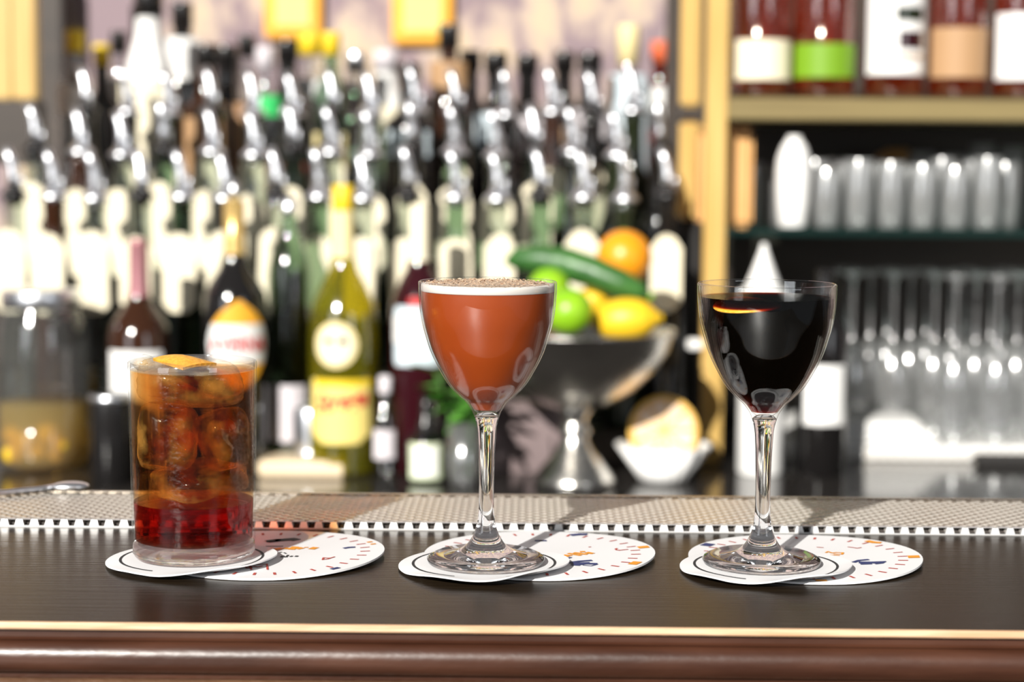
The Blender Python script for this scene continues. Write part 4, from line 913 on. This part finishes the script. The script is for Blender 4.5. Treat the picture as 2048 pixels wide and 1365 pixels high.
# ------------------------------------------------------------------ stemmed cocktail glasses
def z_at(y, Y): return CAMZ - Y * math.tan(PITCH + math.atan((y - H2) / FPX))
BOWL = [(139, 565), (138.6, 586), (137, 610), (133, 640), (124.5, 672), (114, 704), (98, 737), (78.6, 769), (57, 792), (45, 802), (37.5, 811), (30, 822), (25, 834)]
STEM = [(25, 834), (21.5, 846), (19.5, 858), (18.4, 870), (16.4, 911), (15.3, 967), (15.7, 1017), (18, 1045)]
FLARE = [(18, 1045), (23, 1063), (30, 1077), (40, 1090), (58, 1102), (88, 1111)]
def nick(px, py, label, dx):
    b = on_z(px, py, ZU); Y = b.y; s = Y / FPX
    f = lambda w, y: (w * s, z_at(y, Y) - ZU)
    H = f(0, 565)[1]
    t = thing('cocktail_glass', label, 'cocktail glass', (b.x, b.y, ZU))
    outer = [f(w, y) for w, y in BOWL]           # from the rim downward
    def smoothp(P, n=5):
        Q = []
        for i in range(len(P) - 1):
            p0, p1, p2, p3 = P[max(i - 1, 0)], P[i], P[i + 1], P[min(i + 2, len(P) - 1)]
            for k in range(n):
                u = k / n
                Q.append(tuple(0.5 * ((2 * p1[c]) + (-p0[c] + p2[c]) * u + (2 * p0[c] - 5 * p1[c] + 4 * p2[c] - p3[c]) * u * u + (-p0[c] + 3 * p1[c] - 3 * p2[c] + p3[c]) * u ** 3) for c in (0, 1)))
        Q.append(P[-1]); return Q
    outer = smoothp(outer)
    outer = [(max(r, 1e-4), z) for r, z in outer]
    inner = [(r - 0.0011, z) for r, z in outer if r > outer[-1][0] * 1.25]
    ib = inner[-1]
    bowl = [(0, ib[1] - 0.0025), (ib[0] * 0.6, ib[1] - 0.0022)] + inner[::-1] + [(outer[0][0] - 0.0006, H + 0.0006)] + outer
    obj('bowl', lathe(bowl[::-1], 72, 'bowl', flip=False), 'crystal', t)
    stem = smoothp([f(w, y) for w, y in STEM], 4)
    o = obj('stem', lathe([(0, f(0, 825)[1]), f(12, 826), f(20, 829)] + stem, 40, 'stem', flip=True), 'stem', t)
    fl = smoothp([f(w, y) for w, y in FLARE], 4)
    fr = 120 * s
    zf_ = fl[-1][1]
    foot = fl + [(fr * 0.86, 0.0046), (fr * 0.97, 0.0032), (fr, 0.0022), (fr * 0.985, 0.0006), (fr * 0.96, 0.0001), (fr * 0.7, 0.0003), (fr * 0.4, 0.0005), (0, 0.0006)]
    foot = [p for i, p in enumerate(foot) if i == 0 or p[1] < foot[i - 1][1] + 1 or True]
    o2 = obj('foot', lathe(foot, 72, 'foot', flip=True), 'foot', t)
    return t, inner, H, s, Y, f
def fix_normals(t):
    for c in t.children:
        if c.type == 'MESH' and c.name.startswith(('stem', 'foot', 'bowl')):
            bm = bmesh.new(); bm.from_mesh(c.data)
            # outward = away from the axis for the outermost ring
            f0 = max(bm.faces, key=lambda q: math.hypot(q.calc_center_median().x, q.calc_center_median().y))
            cc = f0.calc_center_median(); 
            if f0.normal.dot(Vector((cc.x, cc.y, 0)).normalized()) < 0: bmesh.ops.reverse_faces(bm, faces=bm.faces[:])
            bm.to_mesh(c.data); bm.free()
            c.data.polygons.foreach_set('use_smooth', [True] * len(c.data.polygons))
def liquid_prof(inner, ztop, gap):
    P = [(r - gap, z) for r, z in inner if z <= ztop - 0.0003 and r > gap + 0.001]
    # radius at the surface
    up = [p for p in inner if p[1] > ztop - 0.0003]
    r0 = (up[-1][0] if up else inner[0][0]) - gap
    return [(r0, ztop)] + P, P[-1]
g2, inn, H, s, Y2, f = nick(972, 1125, 'stemmed glass of brown cocktail with white foam and grated nutmeg', 0)
fix_normals(g2)
zfoam1 = H - 0.0006; zfoam0 = f(0, 583)[1]
P, lastp = liquid_prof(inn, zfoam0, 0.0002)
obj('drink', sharp(lathe([(0, zfoam0)] + P + [(0, lastp[1] - 0.0008)], 64, flip=True), 60), 'cocoa', g2)
ri = inn[0][0] - 0.0002
fo = obj('foam', lathe([(0, zfoam0 + 0.0001), (ri - 0.0002, zfoam0 + 0.0001), (ri, zfoam0 + 0.0003), (ri, zfoam1 - 0.0012), (ri - 0.0003, zfoam1 - 0.0002), (ri - 0.003, zfoam1)], 64), 'foam', g2)
obj('foam_surface', lathe([(ri - 0.003, zfoam1), (ri * 0.5, zfoam1 + 0.0006), (0, zfoam1 + 0.0008)], 48), 'foam_top', fo)
nv, nf = [], []; rnd = random.Random(3)
for k in range(900):
    a = rnd.uniform(0, 6.283); q = ri * 0.97 * math.sqrt(rnd.random()); z = zfoam1 + 0.0004 + 0.0004 * (1 - q / ri)
    L_ = rnd.uniform(0.0003, 0.0009) * (1.6 if rnd.random() < 0.06 else 1); cx, cy_ = q * math.cos(a), q * math.sin(a)
    b = rnd.uniform(0, 6.28); d = Vector((math.cos(b), math.sin(b), rnd.uniform(-0.2, 0.7))) * L_
    w = Vector((-math.sin(b), math.cos(b), 0)) * L_ * 0.45; up = Vector((0, 0, L_ * 0.4))
    c = Vector((cx, cy_, z)); i = len(nv)
    nv += [c - d - w, c - d + w, c + d + w * 0.5, c + d - w * 0.5, c + up]
    nf += [(i, i + 1, i + 4), (i + 1, i + 2, i + 4), (i + 2, i + 3, i + 4), (i + 3, i, i + 4)]
o = obj('grated_nutmeg', mk('grated_nutmeg', nv, nf, False), 'nutmeg', fo); o['kind'] = 'stuff'
g3, inn, H, s, Y3, f = nick(1523, 1127, 'stemmed glass of near-black cocktail with a sunken orange peel', 0)
fix_normals(g3)
zt3 = z_at(590, Y3) - ZU
P, lastp = liquid_prof(inn, zt3, 0.0003)
obj('drink', sharp(lathe([(0, zt3)] + P + [(0, lastp[1] - 0.0008)], 64, flip=True), 60), 'dark_drink', g3)
# orange coin just below the surface, at the left front of the bowl
pe = lathe([(0, 0.0), (0.012, 0.0), (0.0165, 0.0006), (0.017, 0.0012), (0.0165, 0.0018), (0.012, 0.0014), (0, 0.0014)], 36, zmod=lambda x, y: -12 * (x * x) * 0.35)
obj('orange_peel', pe, 'peel', g3, (-0.0115, -0.0150, zt3 - 0.0040), (R(7), R(-4), 0.3))

# ------------------------------------------------------------------ tumbler with iced amber drink
b = on_z(388.5, 1112, ZU); Y1 = b.y; s = Y1 / FPX
tz = lambda y: z_at(y, Y1) - ZU
HT = tz(727); r0, r1 = 123 * s, 129 * s
tb = thing('tumbler', 'frosty straight tumbler of iced amber drink with an orange peel', 'tumbler', (b.x, b.y, ZU))
ro = lambda z: r0 + (r1 - r0) * z / HT
bz = 0.0085
ZL = tz(744)
obj('glass_wall', sharp(lathe([(ro(ZL), ZL + 0.0006), (ro(HT * 0.6), HT * 0.6), (ro(HT * 0.3), HT * 0.3), (ro(bz), bz - 0.0004)][::-1], 72), 60), 'tumbler', tb)
obj('rim_band', sharp(lathe([(ro(ZL), ZL + 0.0006), (ro(HT), HT - 0.0008), (ro(HT) - 0.0004, HT), (ro(HT) - 0.0010, HT), (ro(HT) - 0.0014, HT - 0.0008), (ro(ZL) - 0.0011, ZL + 0.0004)], 72), 60), 'rim_frost', tb)
pk_ = obj('base', lathe([(0, bz - 0.0003), (ro(bz) - 0.003, bz - 0.0003), (ro(bz) - 0.0004, bz - 0.0012), (ro(0.003), 0.003), (ro(0) - 0.0014, 0.0007), (ro(0) - 0.004, 0.0001), (ro(0) * 0.6, 0.0006), (0, 0.0010)], 72), 'puck', tb)
bm_ = bmesh.new(); bm_.from_mesh(pk_.data); bmesh.ops.recalc_face_normals(bm_, faces=bm_.faces[:]); bm_.to_mesh(pk_.data); bm_.free()
# ice
def ice_mesh(c, half, rot, seed):
    bm = bmesh.new(); bmesh.ops.create_cube(bm, size=2)
    bmesh.ops.subdivide_edges(bm, edges=bm.edges[:], cuts=7, use_grid_fill=True)
    rnd = random.Random(seed); ph = [rnd.uniform(0, 6.28) for _ in range(9)]
    M3 = Matrix.Rotation(rot[2], 3, 'Z') @ Matrix.Rotation(rot[1], 3, 'Y') @ Matrix.Rotation(rot[0], 3, 'X')
    for v in bm.verts:
        n = v.co.copy(); l4 = (abs(n.x) ** 5 + abs(n.y) ** 5 + abs(n.z) ** 5) ** 0.2
        q = n / l4
        k = 1 + 0.035 * math.sin(4 * q.x + ph[0]) * math.sin(3.4 * q.z + ph[1]) + 0.03 * math.sin(5 * q.y + ph[2] + 2 * q.x) + 0.012 * math.sin(11 * q.z + ph[3])
        p = Vector((q.x * half[0], q.y * half[1], q.z * half[2])) * k
        p = M3 @ p + Vector(c)
        rmax = ro(p.z) - 0.0032; rad = math.hypot(p.x, p.y)
        if rad > rmax: p.x *= rmax / rad; p.y *= rmax / rad
        v.co = p
    return bm
ztop = tz(744) 
ices = [((-0.002, 0.001, 0.0905 - 0.0005), (0.026, 0.0265, 0.0100), (0.05, 0.04, 0.3), 1),
        ((-0.0125, -0.004, 0.0625), (0.0150, 0.0215, 0.0155), (0.02, 0.10, 0.15), 2),
        ((0.0155, 0.004, 0.0600), (0.0115, 0.019, 0.0150), (-0.12, -0.28, 0.5), 3),
        ((0.003, -0.004, 0.0400), (0.0215, 0.0195, 0.0070), (0.05, -0.10, 0.8), 4)]
zl = ztop
vs, fs = [], []
zm = tz(1005)
lp = [(0, zm), (ro(zm) - 0.0012, zm), (ro(HT * 0.5) - 0.0012, HT * 0.5), (ro(zl) - 0.0012, zl), (ro(zl) - 0.003, zl - 0.0004), (0, zl - 0.0004)]
lm = lathe(lp, 64, 'drink')
lw_ = obj('lower_drink', sharp(lathe([(0, bz + 0.0003), (ro(bz) - 0.0045, bz + 0.0003), (ro(bz) - 0.0015, bz + 0.0013), (ro(zm) - 0.0012, zm - 0.0001), (0, zm - 0.0001)], 64), 60), 'deep_red', tb)
bm_ = bmesh.new(); bm_.from_mesh(lw_.data); bmesh.ops.recalc_face_normals(bm_, faces=bm_.faces[:]); bm_.to_mesh(lw_.data); bm_.free()
bmL = bmesh.new(); bmL.from_mesh(lm)
bmesh.ops.recalc_face_normals(bmL, faces=bmL.faces[:])
ice_objs = []
for i, (c, hf, rt, sd) in enumerate(ices):
    top_out = i == 0
    bi = ice_mesh(c, hf, rt, sd)
    me = bpy.data.meshes.new('ice'); bi.to_mesh(me); me.polygons.foreach_set('use_smooth', [True] * len(me.polygons))
    ice_objs.append(me)
    bi.free()
me = bpy.data.meshes.new('drink'); bmL.to_mesh(me); bmL.free()
me.polygons.foreach_set('use_smooth', [True] * len(me.polygons)); sharp(me, 60)
dk = obj('drink', me, 'amber', tb)
for me in ice_objs: obj('ice_cube', me, 'ice', tb)
# peel on top of the ice, spanning towards the rim
def peel_patch():
    Q = [on_y(306, 718, Y1 + 0.008), on_y(366, 711, Y1 + 0.016), on_y(433, 728, Y1 + 0.004), on_y(366, 737, Y1 - 0.018)]
    Q = [q - Vector((b.x, b.y, ZU)) for q in Q]
    n = 10; vs, fs = [], []
    for side in (0, 1):
        for i in range(n + 1):
            for j in range(n + 1):
                u, v = i / n, j / n
                p = (Q[0] * (1 - u) + Q[1] * u) * (1 - v) + (Q[3] * (1 - u) + Q[2] * u) * v
                p.z += 0.0016 * math.sin(math.pi * u) * math.sin(math.pi * v) + 0.0012 * math.sin(math.pi * (u * 0.8 + 0.1)) - side * 0.0014
                vs.append(p)
    c = n + 1; m = c * c
    for i in range(n):
        for j in range(n):
            fs.append((i * c + j, i * c + j + 1, (i + 1) * c + j + 1, (i + 1) * c + j)); fs.append((m + i * c + j, m + (i + 1) * c + j, m + (i + 1) * c + j + 1, m + i * c + j + 1))
    rim = [i * c for i in range(n + 1)] + [n * c + j for j in range(1, n + 1)] + [i * c + n for i in range(n - 1, -1, -1)] + [j for j in range(n - 1, 0, -1)]
    for k in range(len(rim)):
        a, d = rim[k], rim[(k + 1) % len(rim)]; fs.append((a, d, m + d, m + a))
    me = mk('orange_peel', vs, fs); 
    bm = bmesh.new(); bm.from_mesh(me); bmesh.ops.recalc_face_normals(bm, faces=bm.faces[:]); bm.to_mesh(me); bm.free()
    return sharp(me, 50)
obj('orange_peel', peel_patch(), 'peel', tb)
pk = on_y(288, 727, Y1 + 0.002) - Vector((b.x, b.y, ZU))
obj('ice_chip', blob(0.0052, 2, 0.10, (1.25, 1, 0.8), 4), 'ice', tb, pk)

sun_d.cycles.is_caustics_light = True
for o_ in bpy.data.objects:
    if o_.parent and o_.parent.name.startswith('cocktail_glass') and o_.name.startswith(('stem', 'foot')): o_.cycles.is_caustics_caster = True
    if o_.parent and 'coaster' in o_.parent.name: o_.cycles.is_caustics_receiver = True
# ------------------------------------------------------------------ bar spoon behind the mat at left
sp = on_z(60, 982, BAR + 0.006)
st = thing('bar_spoon', 'steel bar spoon lying on the drip mat at far left', 'spoon', (sp.x, sp.y - 0.004, BAR + 0.0068))
e0 = on_z(-60, 992, BAR + 0.006) - Vector((sp.x, sp.y, BAR + 0.006)); e1 = on_z(110, 976, BAR + 0.006) - Vector((sp.x, sp.y, BAR + 0.006))
obj('handle', tube([e0, e0 * 0.5, e1 * 0.5, e1], [0.0018, 0.0017, 0.0018, 0.0022], 8), 'chrome', st)
bw = blob(0.0085, 3, 0, (1.35, 0.8, 0.34)); obj('spoon_bowl', bw, 'chrome', st, e1 + Vector((0.010, 0.001, 0.0008)), (0, 0, R(12)))
